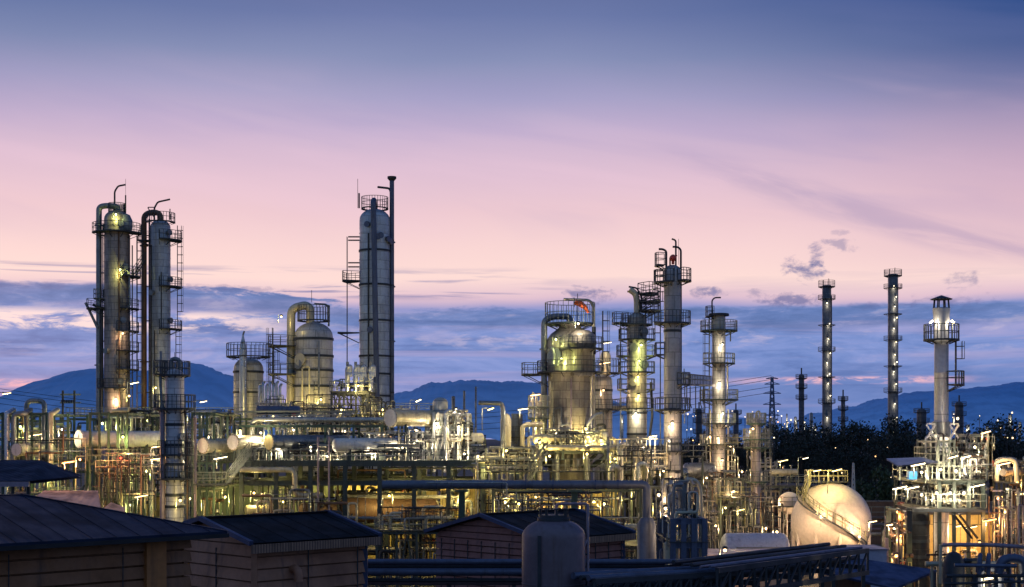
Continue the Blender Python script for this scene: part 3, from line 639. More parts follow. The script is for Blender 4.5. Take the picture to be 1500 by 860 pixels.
# pink lit sheet roof below the first left unit
t=thing('low_roofed_store','low store with pinkish lit sheet roof under the orange lamp','building',(X(120,118),118,0)); Yb=118
RP=roofmat('pale_pink_roof',(.42,.30,.30),.6,1,0,.5)
zr=Z(738,Yb); mb=MB(); mb.add([(X(35,Yb),Yb,zr-.1),(X(150,Yb),Yb,Z(760,Yb)),(X(118,Yb),Yb+5,Z(722,Yb)),(X(35,Yb),Yb+5,Z(722,Yb))],[(0,1,2,3)]); mb.build('roof',RP,t)
MB().box(X(38,Yb),X(118,Yb),Yb+.6,Yb+4.6,0,Z(765,Yb)).build('wall',M['concrete'],t)
t=thing('lean_to_roof','small lean-to with orange lit sloping sheet roof beside the dark truss','shelter',(X(165,121),121,0)); Yb=121
mb=MB(); mb.add([(X(142,Yb),Yb,Z(752,Yb)),(X(184,Yb),Yb,Z(768,Yb)),(X(170,Yb),Yb+3,Z(746,Yb)),(X(148,Yb),Yb+3,Z(738,Yb))],[(0,1,2,3)]); mb.build('roof',RP,t)
for px in (146,166,180): MB().bar((X(px,Yb),Yb+.3,0),(X(px,Yb),Yb+.3,Z(768,Yb)),.14).build('post',M['dark'],t)
# ================================================================== grey foreground tank
Yv=52; t=thing('vertical_tank','large dark grey vertical tank with domed top in the front centre','tank',(X(811,Yv),Yv,0)); xv=X(811,Yv); r=S(46.5,Yv); zt=Z(786,Yv)
VM=paint('mauve_grey_tank',(.15,.11,.13),.5,.05,dirt=(.09,.05,.04),amt=.8,scale=.7,bump=.1)
P=[(r,0)]; 
for zz in (2.5,4.5,6.5,8.6): P+=[(r,zz-.03),(r*1.012,zz-.02),(r*1.012,zz+.02),(r,zz+.03)]
P+=[(r,zt)]+[(max(r*math.cos(q),.001),zt+r*.58*math.sin(q)) for q in [pi/2*i/10 for i in range(1,11)]]
MB().lathe(P,64,(xv,Yv,0)).build('shell',VM,t)
zz=zt+r*.5; MB().lathe([(S(24,Yv),zz),(S(24,Yv),zz+.10),(S(22,Yv),zz+.13),(S(22,Yv),zz+.22),(.01,zz+.23)],32,(xv,Yv,0)).build('top_flange',M['dark'],t)
mb=MB()
for i in range(5): q=-pi+pi*i/4+.2; mb.cyl((xv+.5*math.cos(q),Yv+.4*math.sin(q),zz+.2),(xv+.5*math.cos(q),Yv+.4*math.sin(q),zz+.42),.05,8).cyl((xv+.5*math.cos(q),Yv+.4*math.sin(q),zz+.42),(xv+.5*math.cos(q),Yv+.4*math.sin(q),zz+.46),.1,10)
mb.build('nozzles',M['dark'],t)
MB().path([(xv+.1,Yv,zz+.2),(xv+.1,Yv,Z(738,Yv)),(X(861,Yv),Yv,Z(738,Yv)),(X(861,Yv),Yv,0)],.055,12).build('pipe',M['mauve'],t)
MB().path([(X(861,Yv)-.25,Yv-.3,5),(X(861,Yv)-.2,Yv-.3,Z(805,Yv)),(X(861,Yv)-.02,Yv,Z(790,Yv))],.035,8).build('pipe',M['mauve'],t)
MB().bar((X(789,Yv),Yv-r*.92,6.5),(X(789,Yv),Yv-r*.92,zt+.1),.12,.06).bar((X(789,Yv),Yv-r*.86,zt+.05),(X(791,Yv),Yv-r*.5,zt+.45),.12,.06).build('level_gauge',M['dark'],t)
MB().box(X(846,Yv),X(862,Yv),Yv-.05,Yv+.05,Z(813,Yv),Z(811,Yv)).build('pipe_bracket',M['dark'],t)
# ================================================================== foreground pipe bridges
def bridge(name,label,A,B,pipes_,zs,posts,mt='blue',rail=None,truss=0):
    A=Vector((*A,0)); B=Vector((*B,0)); d=(B-A).normalized(); s=Vector((-d.y,d.x,0)); t=thing(name,label,'pipe rack',(A.x,A.y,0))
    zA,zB=zs
    for off,dz,r,mm in pipes_: MB().cyl(A+s*off+Vector((0,0,zA+dz)),B+s*off+Vector((0,0,zB+dz)),r,14).build('pipe',M[mm],t)
    lo=min(p[1]-p[2] for p in pipes_)
    for f in posts:
        c=A+(B-A)*f; z=zA+(zB-zA)*f+lo; mb=MB(); w=max(p[0] for p in pipes_)+.25
        mb.bar(c-s*.25+Vector((0,0,z-.1)),c+s*w+Vector((0,0,z-.1)),.16,.2); mb.bar(c-s*.2,c-s*.2+Vector((0,0,z-.2)),.16); mb.bar(c+s*(w-.05),c+s*(w-.05)+Vector((0,0,z-.2)),.16); mb.build('support',M['dark'],t)
    if rail:
        railing(MB(),[A-s*.3+Vector((0,0,zA+rail)),B-s*.3+Vector((0,0,zB+rail))],.9,sp=1.4).build('handrail',M['raild'],t)
    if truss:
        for oo in (-.3,1.9):
            mb=MB(); n=14; top=Vector((0,0,zA)); bot=Vector((0,0,zA-truss))
            mb.bar(A+s*oo+top,B+s*oo+Vector((0,0,zB)),.16,.2); mb.bar(A+s*oo+bot,B+s*oo+Vector((0,0,zB-truss)),.16,.2)
            for i in range(n+1):
                c=A+(B-A)*i/n+s*oo; zz_=zA+(zB-zA)*i/n; mb.bar(c+Vector((0,0,zz_)),c+Vector((0,0,zz_-truss)),.09)
                if i<n: c2=A+(B-A)*(i+1)/n+s*oo; mb.bar(c+Vector((0,0,zz_-truss)),c2+Vector((0,0,zz_)),.07)
            mb.build('truss',M['dark'],t)
    return t
Yp=58
bridge('pipe_bridge','blue grey double pipe run crossing behind the front tank at shed height',(X(470,Yp),Yp),(X(1036,Yp),Yp),[(0,0,.12,'blue'),(0,-.42,.16,'blue'),(.5,-.1,.10,'blue'),(.9,-.3,.14,'dark'),(.2,-.78,.09,'dark'),(.6,-.9,.13,'mauve')],(Z(823,Yp),Z(823,Yp)),(.16,.33,.5,.66,.83,.98))
bridge('pipe_trestle','long dark blue pipe trestle rising to the right in front of the sphere',(X(1040,53),53),(X(1262,64),64),[(0,.12,.06,'blue'),(.4,.10,.05,'mauve'),(.8,.14,.08,'dark'),(1.2,.12,.05,'dark'),(1.6,.2,.09,'dark'),(.3,-.35,.10,'dark'),(.9,-.5,.14,'dark'),(1.4,-.4,.1,'dark')],(Z(835,53),Z(806,64)),(.02,.25,.5,.75,.98),truss=1.0)
bridge('pipe_trestle','low dark pipe trestle with handrail at the bottom edge right of the tank',(X(862,50),50),(X(1075,55),55),[(0,.1,.11,'blue'),(.4,.08,.09,'dark'),(.8,.12,.13,'blue'),(.3,-.3,.1,'dark')],(Z(851,50),Z(838,55)),(.1,.5,.95),truss=.7)
# ribbed lean-to canopy and pale block at the lower right
t=thing('sheet_canopy','small blue corrugated canopy at the lower right below the pale lavender block','canopy',(X(1290,66),66,0)); Yb=66
RC=roofmat('blue_corrugated',(.06,.08,.16),.4,1,.2,.45)
mb=MB(); a=[(X(1205,Yb),Yb,Z(838,Yb)),(X(1290,Yb),Yb-2.5,Z(853,Yb)),(X(1382,Yb),Yb+1,Z(838,Yb)),(X(1262,Yb),Yb+3,Z(823,Yb))]; mb.add(a+[(p[0],p[1],p[2]-.1) for p in a],[(0,1,2,3),(7,6,5,4),(0,4,5,1),(1,5,6,2),(2,6,7,3),(3,7,4,0)]); mb.build('roof',RC,t)
for p in a: MB().bar((p[0]*.995,p[1]+.1,0),(p[0]*.995,p[1]+.1,p[2]-.1),.14).build('post',M['dark'],t)
MB().box(X(1215,Yb),X(1285,Yb),Yb+1.2,Yb+1.4,0,Z(848,Yb)).build('wall',BR2,t)
t=thing('equipment_block','pale lavender rectangular block standing behind the trestle end, right of the sphere','building',(X(1275,80),80,0)); Yb=80
MB().box(X(1248,Yb),X(1299,Yb),Yb,Yb+3,0,Z(806,Yb)).build('wall',M['lav'],t); MB().box(X(1246,Yb),X(1301,Yb),Yb-.1,Yb+3.1,Z(806,Yb),Z(804,Yb)).build('roof',M['mauve'],t)
# bottom right pipe group
def br_pipes():
    Y=62; t=thing('loop_pipe_rack','dark rack of bluish pipes with two upright loops at the bottom right corner','pipe rack',(X(1450,Y),Y,0)); z0=Z(829,Y)
    def p(pts,r,m='blue'): MB().path([(X(a,Y),Y+d,Z(b,Y)) for a,b,d in pts],r,12).build('pipe',M[m],t)
    p([(1398,828,0),(1489,829,0)],.08); p([(1390,845,.4),(1520,845,.4)],.08,'dark'); p([(1385,856,.2),(1520,852,.2)],.06,'dark')
    for c in (1438,1451): p([(c-1,842,.2),(c-1,818,.2),(c+4,812,.5),(c+4,840,.9)],.10)
    MB().path([(X(1468,Y),Y+.5,Z(842,Y)),(X(1472,Y),Y+.5,Z(822,Y)),(X(1488,Y),Y+.5,Z(818,Y)),(X(1505,Y),Y+.5,Z(822,Y)),(X(1508,Y),Y+.5,Z(850,Y))],.20,16,2).build('bend_pipe',M['blue'],t)
    p([(1395,802,1.5),(1470,802,1.5),(1530,806,1.5)],.09,'mauve'); p([(1393,802,1.5),(1392,860,1.5)],.07,'cream')
    for px in (1400,1430,1462,1495): MB().bar((X(px,Y),Y+.3,0),(X(px,Y),Y+.3,Z(846,Y)),.16).build('post',M['dark'],t)
    MB().lathe([(S(16,Y),0),(S(16,Y),Z(830,Y)),(S(9,Y),Z(817,Y)),(.01,Z(813,Y))],20,(X(1420,Y),Y+2.2,0)).build('conical_hopper',M['dark'],t)
    pipes(t,X(1380,Y),X(1510,Y),Y+1,Y+4,1,Z(806,Y),34,901,mats=['blue','dark','mauve','grey','cream'])
br_pipes()
# ================================================================== tall columns
TW='process column'
# T1
c=Col('distillation_column','tall rusty brown column with green lit domed head, leftmost of the tall towers',TW,171,36,308,185,(.34,.29,.26),dirt=.8,panel=(1.6,.9))
for py,a0,a1,e in [(341,-170,30,1.5),(405,-60,40,1.4),(452,-60,35,1.2),(485,-75,40,1.2),(514,-75,40,1.2),(541,-75,40,1.2),(437,120,200,1.3),(452,140,215,2.2),(568,-160,-20,.9)]: c.plat(py,a0,a1,e)
c.plat(311,0,360,.5,r=c.r*.35); 
c.pipe([(2,312,0),(2,303,0),(-14,301,0),(-26,303,0),(-26,620,0)],4.2,'overhead_pipe','grey',16,fl=[(-26,330,0),(-26,455,0),(-26,535,0)]); c.brackets(-26,[345,400,450,500,550])
c.pipe([(-20,620,-.6),(-20,452,-.6),(-33,447,-.6)],2,'pipe','dark'); c.pipe([(-26,482,-.5),(-40,452,-.5),(-44,444,-.5)],2,'pipe','grey')
c.pipe([(-4,310,.3),(-4,280,.3),(1,272,.3),(12,270,.3)],1.3,'vent_pipe','dark'); c.pipe([(13,312,0),(13,286,0)],1.0,'vent_pipe','dark'); c.pipe([(13,286,0),(13,262,0)],.25,'lightning_rod','dark',5)
for dx,t0,b0 in ((20,345,600),(24,360,600),(-19,330,600)): c.pipe([(dx,t0,-.4),(dx,b0,-.4)],.9,'pipe','dark',6)
c.pipe([(8,340,-c.r),(9,620,-c.r)],1.2,'pipe','brown',8); c.pipe([(14,395,-1.2),(22,400,-1.2),(23,450,-1.2),(16,455,-1.2)],1.4,'pipe','grey',8)
for a,py in ((-60,330),(-40,392),(-50,470),(-120,515),(-60,560)): c.manway(a,py)
c.ladder(5,345,600,1.0); MB().lathe([(c.r*.55,0),(c.r*.6,.4),(c.r*.6,1.3),(c.r*.4,2.0),(.01,2.3)],20,(c.x+c.m(13),c.Y-.3,c.z(338))).build('condenser_head',M['grey'],c.t)
T1=c
# T2
c=Col('distillation_column','tall bluish grey column right beside the leftmost brown tower, with two long side pipes',TW,235,29,322,190,(.46,.50,.55),panel=(1.4,.9),dirt=.45)
for py,a0,a1,e in [(352,-80,40,1.5),(420,-80,40,1.5),(482,-80,40,1.5),(545,-90,30,1.2),(352,150,200,1.6),(325,-160,20,.6)]: c.plat(py,a0,a1,e)
c.pipe([(0,324,0),(0,313,0),(-12,310,0),(-24,315,0),(-24,620,0)],4,'overhead_pipe','brown',16,fl=[(-24,360,0),(-24,530,0)]); c.brackets(-24,[345,420,470,530,575])
c.pipe([(-17,320,.3),(-17,620,.3)],1.4,'pipe','grey'); c.pipe([(-11,360,-1),(-11,610,-1)],.9,'pipe','dark',6); c.pipe([(-9,325,0),(-9,305,0),(-4,296,0),(14,292,0)],1.3,'vent_pipe','dark'); c.pipe([(-9,320,.4),(-20,303,.4),(-9,303,.4)],.8,'pipe','dark',6)
c.ladder(10,330,480,.9); c.ladder(10,482,600,.7); c.pipe([(14,322,0),(14,306,0)],.8,'vent_pipe','dark',6); c.pipe([(-5,485,-c.r),(-5,600,-c.r)],.8,'pipe','dark',6); c.pipe([(5,400,-c.r),(5,485,-c.r)],.8,'pipe','dark',6)
for a,py in ((-30,342),(-20,410),(-20,470),(-120,430)): c.manway(a,py)
t=thing('access_walkway','narrow stepped walkway slung between the brown tower and the bluish tower beside it','walkway',(X(200,186),186,Z(405,186)))
stair(t,X(192,186),Z(408,186),X(211,186),Z(380,186),186,.9,'raild')
# T3
c=Col('stripping_column','slim dark column with looped pipe on its head, standing in front of the bluish tall tower',TW,256,27,540,122,(.58,.56,.58),dirt=.55,panel=(1.1,.7))
c.plat(549,-180,180,.5); c.plat(548,120,215,1.0); c.plat(598,0,360,.95,h=1.15)
c.pipe([(-6,545,0),(-6,526,0),(7,526,0),(7,545,0)],3.4,'loop_pipe','grey',14,bend=2); c.pipe([(-16,600,-.5),(-16,638,-.5),(-16,900,-.5)],3.6,'riser_pipe','mauve',14)
c.pipe([(-16,640,-.5),(-16,605,-.5),(-19,560,-.5),(-18,515,-.5)],2.2,'riser_pipe','grey'); c.pipe([(0,540,0),(0,516,0)],.5,'vent_pipe','dark',6)
c.bands([622,652,680,700,725,742]); c.ladder(-20,600,760,.5); c.pipe([(16,600,-.5),(20,640,-.5),(20,760,-.5)],1.4,'pipe','brown'); 
for py in (640,668,695): c.manway(-40,py,.3)
for py in (665,700): c.plat(py,-150,20,.7)
# T4
c=Col('main_fractionator','tallest blue grey column in the centre left, ringed cladding and slim vent stack alongside',TW,549,45,306,183,(.50,.55,.61),dirt=.35,panel=(1.5,1.15))
c.plat(305,0,360,.3,r=c.r*.72,h=1.4); c.bands([368,418,470,522,548,580]); 
c.pipe([(0,312,0),(0,294,-.8),(0,300,-c.r-.5),(1,330,-c.r-.35),(6,600,-c.r-.35)],3.9,'overhead_pipe','blue',16,bend=1.6)
c.pipe([(25,640,0),(25,264,0)],3.4,'vent_stack','blue',18,fl=[(25,355,0),(25,420,0),(25,500,0)]); MB().lathe([(c.m(3.6),0),(c.m(6.6),.3),(c.m(6.6),.55),(c.m(5),.56)],20,(c.x+c.m(25),c.Y,c.z(265))).build('stack_cap',M['dark'],c.t)
c.pipe([(25,290,0),(22,276,0),(4,274,0)],1.6,'vent_pipe','dark'); c.brackets(25,[352,418,470,522,575])
c.ladder(180,347,590,1.6,cage=False); 
for py in (347,352,385,391): MB().bar((c.x-c.r,c.Y,c.z(py)),(c.x-c.m(39),c.Y,c.z(py)),.16).build('bracket',M['dark'],c.t)
c.plat(411,150,200,2.2); c.plat(487,165,195,2.8,rail=False); c.pipe([(-25,305,0),(-25,262,0)],.35,'lightning_rod','dark',5); c.pipe([(-23,305,0),(-23,283,0)],1.2,'vent_pipe','dark')
c.pipe([(-7,345,-c.r-.1),(-7,600,-c.r-.1)],1.1,'pipe','dark',8)
for a,py in ((-110,332),(-75,350),(-65,348),(-35,352),(-20,355),(-100,485),(-100,560)): c.manway(a,py,.32,'blue')
# T5
c=Col('accumulator_vessel','stout cream vessel with thick hooped pipe over its head, left of the tallest column',TW,459.5,56,472,165,(.50,.48,.45),dirt=.45,panel=(1.5,1.1))
c.plat(469,0,360,.35,r=c.r*.68,h=1.7); c.bands([497,522,543,566]); 
c.pipe([(-5,476,0),(-5,452,0),(-12,447,0),(-33,452,0),(-34,640,0)],6.2,'hoop_pipe','cream',20,bend=2.2); c.pipe([(22,478,0),(22,450,0),(18,446,0),(1,445,0)],1.5,'vent_pipe','grey')
c.plat(507,165,215,3.0); c.plat(548,165,215,3.0); c.ladder(178,480,600,2.6); c.manway(-120,528,.6,'cream'); c.manway(-125,535,.45,'grey')
c.pipe([(-12,600,-c.r-.3),(-12,540,-c.r-.3),(-2,538,-c.r-.3),(-2,600,-c.r-.3)],1.2,'pipe','cream',8); c.pipe([(12,600,-c.r-.3),(12,502,-c.r-.3)],1.3,'pipe','grey',8); c.pipe([(-3,443,0),(-3,425,0)],.4,'lightning_rod','dark',5)
c.ladder(-75,560,600,.2)
# T6
c=Col('absorber_vessel','cream vessel with railed top and white pipe up its front, left of hooped vessel',TW,364,43,524,176,(.46,.44,.40),dirt=.4)
c.plat(522,0,360,.9,h=1.6,r=c.r*.98); c.pipe([(-3,640,-c.r-.4),(-3,516,-c.r-.4)],5.4,'riser_pipe','alu',16); MB().lathe([(c.m(5.4),0),(c.m(4.5),.8),(c.m(2),1.6),(c.m(1.4),2.0),(.01,2.1)],16,(c.x-c.m(3),c.Y-c.r-.4,c.z(516))).build('pipe_cap',M['alu'],c.t)
c.pipe([(-3,500,-c.r-.4),(-3,492,-c.r-.4),(-1,487,-c.r-.4)],1.3,'vent_pipe','grey'); c.bands([545,575]); c.ladder(0,505,580,1.3); c.ladder(-10,515,600,.9)
# T7 big regenerator-like vessel
c=Col('reactor_vessel','largest vessel of the plant, green lit bulging head, orange windsock on top',TW,835,65,545,150,(.30,.275,.25),dirt=.6,panel=(1.4,.9),
  prof=[(33,690),(33,642),(32.5,640),(32.5,548),(33.5,546),(33.5,543),(33,541),(33,527),(35,516),(35,505),(33,496),(28,489),(21,484),(17,481),(15,476),(15,472),(.01,471.5)])
Rx=c.r
c.plat(545,-180,180,1.1,r=c.m(33)); c.plat(548,150,200,3.0,r=c.m(30)); c.plat(474,0,360,1.5,r=c.m(16),h=2.2,mt='steel',rm='rail')
MB().lathe([(c.m(18),c.z(552)),(c.m(18),c.z(514)),(c.m(23),c.z(505)),(c.m(20),c.z(492)),(c.m(12),c.z(486)),(.01,c.z(484.5))],32,(c.x+c.m(15),c.Y-c.r*.72,0)).build('front_dome',c.mat,c.t)
p=c.plat(512,-200,20,.9,r=c.m(20)); p.location=(c.m(15),-c.r*.72,0)
c.pipe([(0,478,-.3),(0,464,-.3),(-26,464,-.3),(-38,470,-.3),(-38,680,-.3)],4.6,'overhead_pipe','grey',18,fl=[(-38,512,-.3),(-38,560,-.3),(-38,610,-.3)]); c.brackets(-38,[520,560,610],-.3)
c.pipe([(34,640,-1),(34,450,-1),(28,441,-1),(-10,440,-1)],2.1,'vent_pipe','cream',12,bend=4)
c.pipe([(34,520,-1.2),(34,480,-1.2)],3,'pipe','dark'); c.ladder(5,455,545,.9,r=c.m(36)); c.pipe([(11,474,0),(11,430,0)],.5,'lightning_rod','dark',5)
c.pipe([(-34,517,-c.r*.5),(-27,510,-c.r*.8),(-24,520,-c.r*.9),(-26,535,-c.r*.9)],2.6,'bypass_pipe','grey',12); c.manway(-130,525,.8,'grey'); c.pipe([(-30,640,-c.r*.8),(-30,560,-c.r*.8)],1.8,'pipe','cream'); c.pipe([(-25,640,-c.r*.9),(-25,600,-c.r*.9),(-14,598,-c.r-.2),(-14,640,-c.r-.2)],1.3,'pipe','grey')
c.pipe([(0,690,-c.r-.35),(0,556,-c.r-.35)],1.3,'pipe','mauve',8); c.pipe([(20,640,-c.r-.6),(24,620,-c.r-.8),(34,608,-c.r-.8),(44,606,-c.r-.3)],2.2,'pipe','alu',10,bend=3)
# skirt legs & round table
MB().lathe([(c.m(33),c.z(664)),(c.m(72),c.z(664)),(c.m(72),c.z(660)),(c.m(33),c.z(660))],40,(c.x,c.Y,0)).build('table_deck',M['steel'],c.t)
for q in range(0,360,30):
    a=R_(q); MB().bar((c.x+c.m(70)*math.cos(a),c.Y+c.m(70)*math.sin(a),c.z(664)),(c.x+c.m(34)*math.cos(a),c.Y+c.m(34)*math.sin(a),c.z(684)),.26).build('brace',M['steel'],c.t)
MB().lathe([(c.m(30),0),(c.m(30),c.z(690)),(c.m(33),c.z(689))],36,(c.x,c.Y,0)).build('skirt',M['concrete'],c.t)
railing(MB(),[(c.x+c.m(71)*math.cos(R_(q)),c.Y+c.m(71)*math.sin(R_(q)),c.z(660)) for q in range(180,361,12)],1.1,sp=1.2).build('handrail',M['rail'],c.t)
for q in (200,250,290,340): a=R_(q); MB().cyl((c.x+c.m(62)*math.cos(a),c.Y+c.m(62)*math.sin(a),0),(c.x+c.m(62)*math.cos(a),c.Y+c.m(62)*math.sin(a),c.z(664)),.32,12).build('leg',M['grey'],c.t)
T7=c
t=thing('windsock','orange windsock hanging limp from the hooked cream vent pipe on the largest vessel','windsock',(X(858,148),148,Z(450,148)))
MB().sweep([(X(842,148),148,Z(442,148)),(X(850,148),148,Z(445,148)),(X(857,148),148.1,Z(450,148)),(X(862,148),148,Z(458,148))],[.28,.34,.26,.12],10).build('sleeve',M['orange'],t); MB().cyl((X(841,148),148,Z(450,148)),(X(841,148),148,Z(436,148)),.05,6).build('pole',M['dark'],t)
for i in range(9):
    q=R_(200+i*17); a=Vector((c.x+c.m(40+i%3*9)*math.cos(q),c.Y+c.m(40+i%3*9)*math.sin(q),0)); zz=c.z(660)
    MB().path([(a.x,a.y,zz),(a.x,a.y,zz+1.2+i%4*.5),(a.x+.9,a.y+.2,zz+1.3+i%4*.5),(a.x+.9,a.y+.2,zz)],.09+.03*(i%3),8).build('pipe',M[('pale','dark','cream')[i%3]],c.t)
# T7b
c=Col('side_column','cream lit column tucked behind the right shoulder of the largest vessel, lamp on its head',TW,883,28,548,166,(.48,.45,.40),dirt=.45,panel=(1.4,1.0))
MB().lathe([(c.m(8),c.z(550)),(c.m(8),c.z(522)),(c.m(6),c.z(516)),(.01,c.z(514))],20,(c.x+c.m(4),c.Y,0)).build('neck',M['cream'],c.t)
c.plat(546,0,360,1.0,h=1.6); c.plat(600,-180,0,.9); c.bands([572,600]); c.pipe([(-13,560,-1),(-14,540,-1),(-22,528,-1)],1.8,'pipe','grey'); c.pipe([(0,600,-c.r-.2),(0,690,-c.r-.2)],1,'pipe','grey',8)
c.pipe([(14,598,0),(36,598,0),(45,598,0)],4,'transfer_pipe','cream',14)
c=Col('small_column','small cream column with lamps and ringed top just left of the largest vessel','column',789,11,588,146,(.5,.47,.40))
for py in (596,612): c.plat(py,0,360,.7,mt='steel',rm='rail')
c.pipe([(-4,596,-.5),(-4,580,-.5),(-9,575,-.5)],1.2,'vent_pipe','cream',8); c.pipe([(-8,640,-.4),(-8,584,-.4)],1.4,'pipe','cream',8); c.pipe([(3,590,0),(3,578,0)],1,'vent_pipe','cream',8)
c.pipe([(-24,690,-1.5),(-24,622,-1.5),(6,622,-1.5)],3.6,'pipe','cream',14); c.pipe([(-15,690,-1.2),(-15,640,-1.2),(-4,640,-1.2)],2.4,'pipe','cream',12)
c=Col('small_vessel','small dark blue grey block vessel behind the thick grey bent pipe','vessel',757,16,606,158,(.12,.15,.22),dome=False); c.plat(640,-180,0,.8); c.ladder(-60,608,680,.3)
for px,tp,wd in ((680,572,3),(664,580,5),(697,566,2.5)):
    c=Col('vent_stack','slim dark vent behind the bright white frame, '+{680:'middle one',664:'left one',697:'right and tallest one'}[px],'vent',px,wd,tp,152,(.06,.07,.10),dirt=.4)
# T8
c=Col('distillation_column','column with green yellow lit bands between many small balconies, right of the largest vessel',TW,933,29,458,160,(.40,.39,.36),dirt=.45,panel=(1.3,1.0))
for py,a0,a1,e in [(475,-180,180,.6),(473,150,210,1.7),(497,-200,20,.95),(521,130,215,1.2),(521,-40,30,1.0),(545,-200,20,.9),(570,140,215,1.1),(570,-40,30,.9),(598,-170,-10,.8)]: c.plat(py,a0,a1,e,mt='steel')
c.pipe([(0,462,0),(0,440,0),(-2,430,0),(-11,424,0)],4.6,'overhead_pipe','cream',16,bend=1.8); c.pipe([(4,455,0),(4,440,0),(-2,428,0),(-14,427,0)],1.3,'vent_pipe','dark'); c.pipe([(7,455,0),(7,436,0),(0,422,0),(-12,420,0)],1.3,'vent_pipe','dark')
c.plat(430,-60,60,2.2,r=.2); c.plat(442,-60,60,2.4,r=.2); c.plat(455,-60,60,2.4,r=.2); c.ladder(0,426,470,2.2,r=.2); c.pipe([(12,430,0),(12,480,0)],.8,'pipe','dark',6)
c.pipe([(20,560,-.4),(22,610,-.4),(18,640,-.4),(20,690,-.4)],2,'pipe','dark',10); c.pipe([(-24,470,0),(-24,640,0)],1.0,'pipe','grey',6); c.bands([605,636])
for a,py in ((-60,487),(-110,510),(-60,535),(-110,560)): c.manway(a,py,.4)
T8=c
# T9
c=Col('distillation_column','tall slender grey column with three hooked vents and a red valve on its head',TW,985,25,388,140,(.40,.385,.39),dirt=.3,panel=(1.2,1.4),metal=.5)
for py,a0,a1,e in [(413,150,210,1.0),(413,-180,-90,.9),(411,-60,30,1.0),(473,-180,180,.95),(600,-180,180,.9),(563,-60,20,.9),(660,-150,0,.8)]: c.plat(py,a0,a1,e)
c.plat(388,150,210,.9); c.ladder(178,413,520,.35); c.plat(519,150,200,.9); c.ladder(178,520,720,.35,cage=False)
c.pipe([(12,720,-.2),(12,366,-.2),(7,362,-.2),(0,362,-.2)],1.5,'vent_pipe','dark'); c.pipe([(5,390,0),(5,352,0),(-1,350,0)],1.3,'vent_pipe','dark'); c.pipe([(-9,392,0),(-9,368,0),(-14,365,0),(-20,365,0)],1.6,'vent_pipe','dark'); c.pipe([(9,350,0),(9,356,0),(9,388,0)],.3,'lightning_rod','dark',5)
v=MB().ball((c.x,c.Y-.5,c.z(379)),.35,10,8).cyl((c.x,c.Y-.5,c.z(388)),(c.x,c.Y-.5,c.z(374)),.14,8).bar((c.x-.35,c.Y-.5,c.z(383)),(c.x+.4,c.Y-.5,c.z(375)),.14); v.build('relief_valve',M['red'],c.t)
c.pipe([(-4,392,-.3),(-4,378,-.3)],1.2,'nozzle','dark',8); c.bands([485,600,650,690])
c.pipe([(18,620,0),(18,565,0),(17,540,0)],.8,'pipe','grey',6)
T9=c
# bridge between T8-T9-T10
t=thing('access_walkway','thin high walkway joining the slender grey column to the white lit column','walkway',(X(1020,150),150,Z(565,150)))
a=Vector((X(998,142),142,Z(563,142))); b_=Vector((X(1042,166),166,Z(565,166))); MB().bar(a,b_,.9,.18).build('deck',M['dark'],t)
for o in (-.4,.4): railing(MB(),[a+Vector((0,o,.1)),b_+Vector((0,o,.1))],1.0,sp=1.3).build('handrail',M['raild'],t)
for px in (1006,1011,1019,1026,1031): MB().path([(X(px,150),150,Z(566,150)),(X(px,150),150,Z(585+px%5*6,150)),(X(px+2,150),150,Z(598,150))],.06,6).build('hanging_pipe',M['dark'],t)
# T10
c=Col('distillation_column','short column with glaring white lamp patches and round balconies, right of the slender grey one',TW,1053,19.5,458,170,(.45,.43,.41),dirt=.35,panel=(1.2,1.0))
for py,a0,a1,e in [(484,-180,180,1.4),(532,-200,20,1.1),(585,-180,180,1.5),(620,-180,60,1.2),(650,-180,180,1.5),(690,-180,40,1.1),(725,-180,180,1.5)]: c.plat(py,a0,a1,e,mt='steel',rm='rail')
MB().lathe([(c.m(15),0),(c.m(15),.25),(c.m(14),.3)],20,(c.x,c.Y,c.z(463))).build('top_collar',M['dark'],c.t)
c.pipe([(-10,484,0),(-10,440,0),(-6,436,0),(3,436,0)],1.1,'vent_pipe','dark'); c.plat(463,140,220,.8); c.ladder(180,465,650,.35); c.ladder(0,484,500,.6); c.pipe([(12,530,-.3),(12,590,-.3)],1.4,'pipe','cream'); c.pipe([(-13,600,-.3),(-13,780,-.3)],1.3,'pipe','cream'); c.pipe([(13,600,-.3),(13,780,-.3)],1.3,'pipe','cream')
for dx in (-24,-19,18,23,27): c.pipe([(dx,790,-.5),(dx,615+abs(dx)*2,-.5),(dx*.4,612+abs(dx)*2,-.5)],.9,'pipe','rail',6)
T10=c
# T11
c=Col('slim_column','thin pale column with small railed crow nest top between the lit column and the spheres',TW,1108,13,612,160,(.46,.40,.39),dirt=.3,panel=(1.0,1.4),metal=.4)
for py,a0,a1,e in [(643,0,360,1.0),(620,0,360,.6),(655,-170,40,1.0),(705,-180,20,.8)]: c.plat(py,a0,a1,e,mt='green',rm='rail')
c.ladder(0,610,790,.5,cage=True,mt='rail'); c.pipe([(0,614,0),(0,603,0),(5,602,0),(5,612,0)],1.1,'loop_pipe','cream',8); c.pipe([(-8,790,-.3),(-8,630,-.3)],.9,'pipe','cream',6)
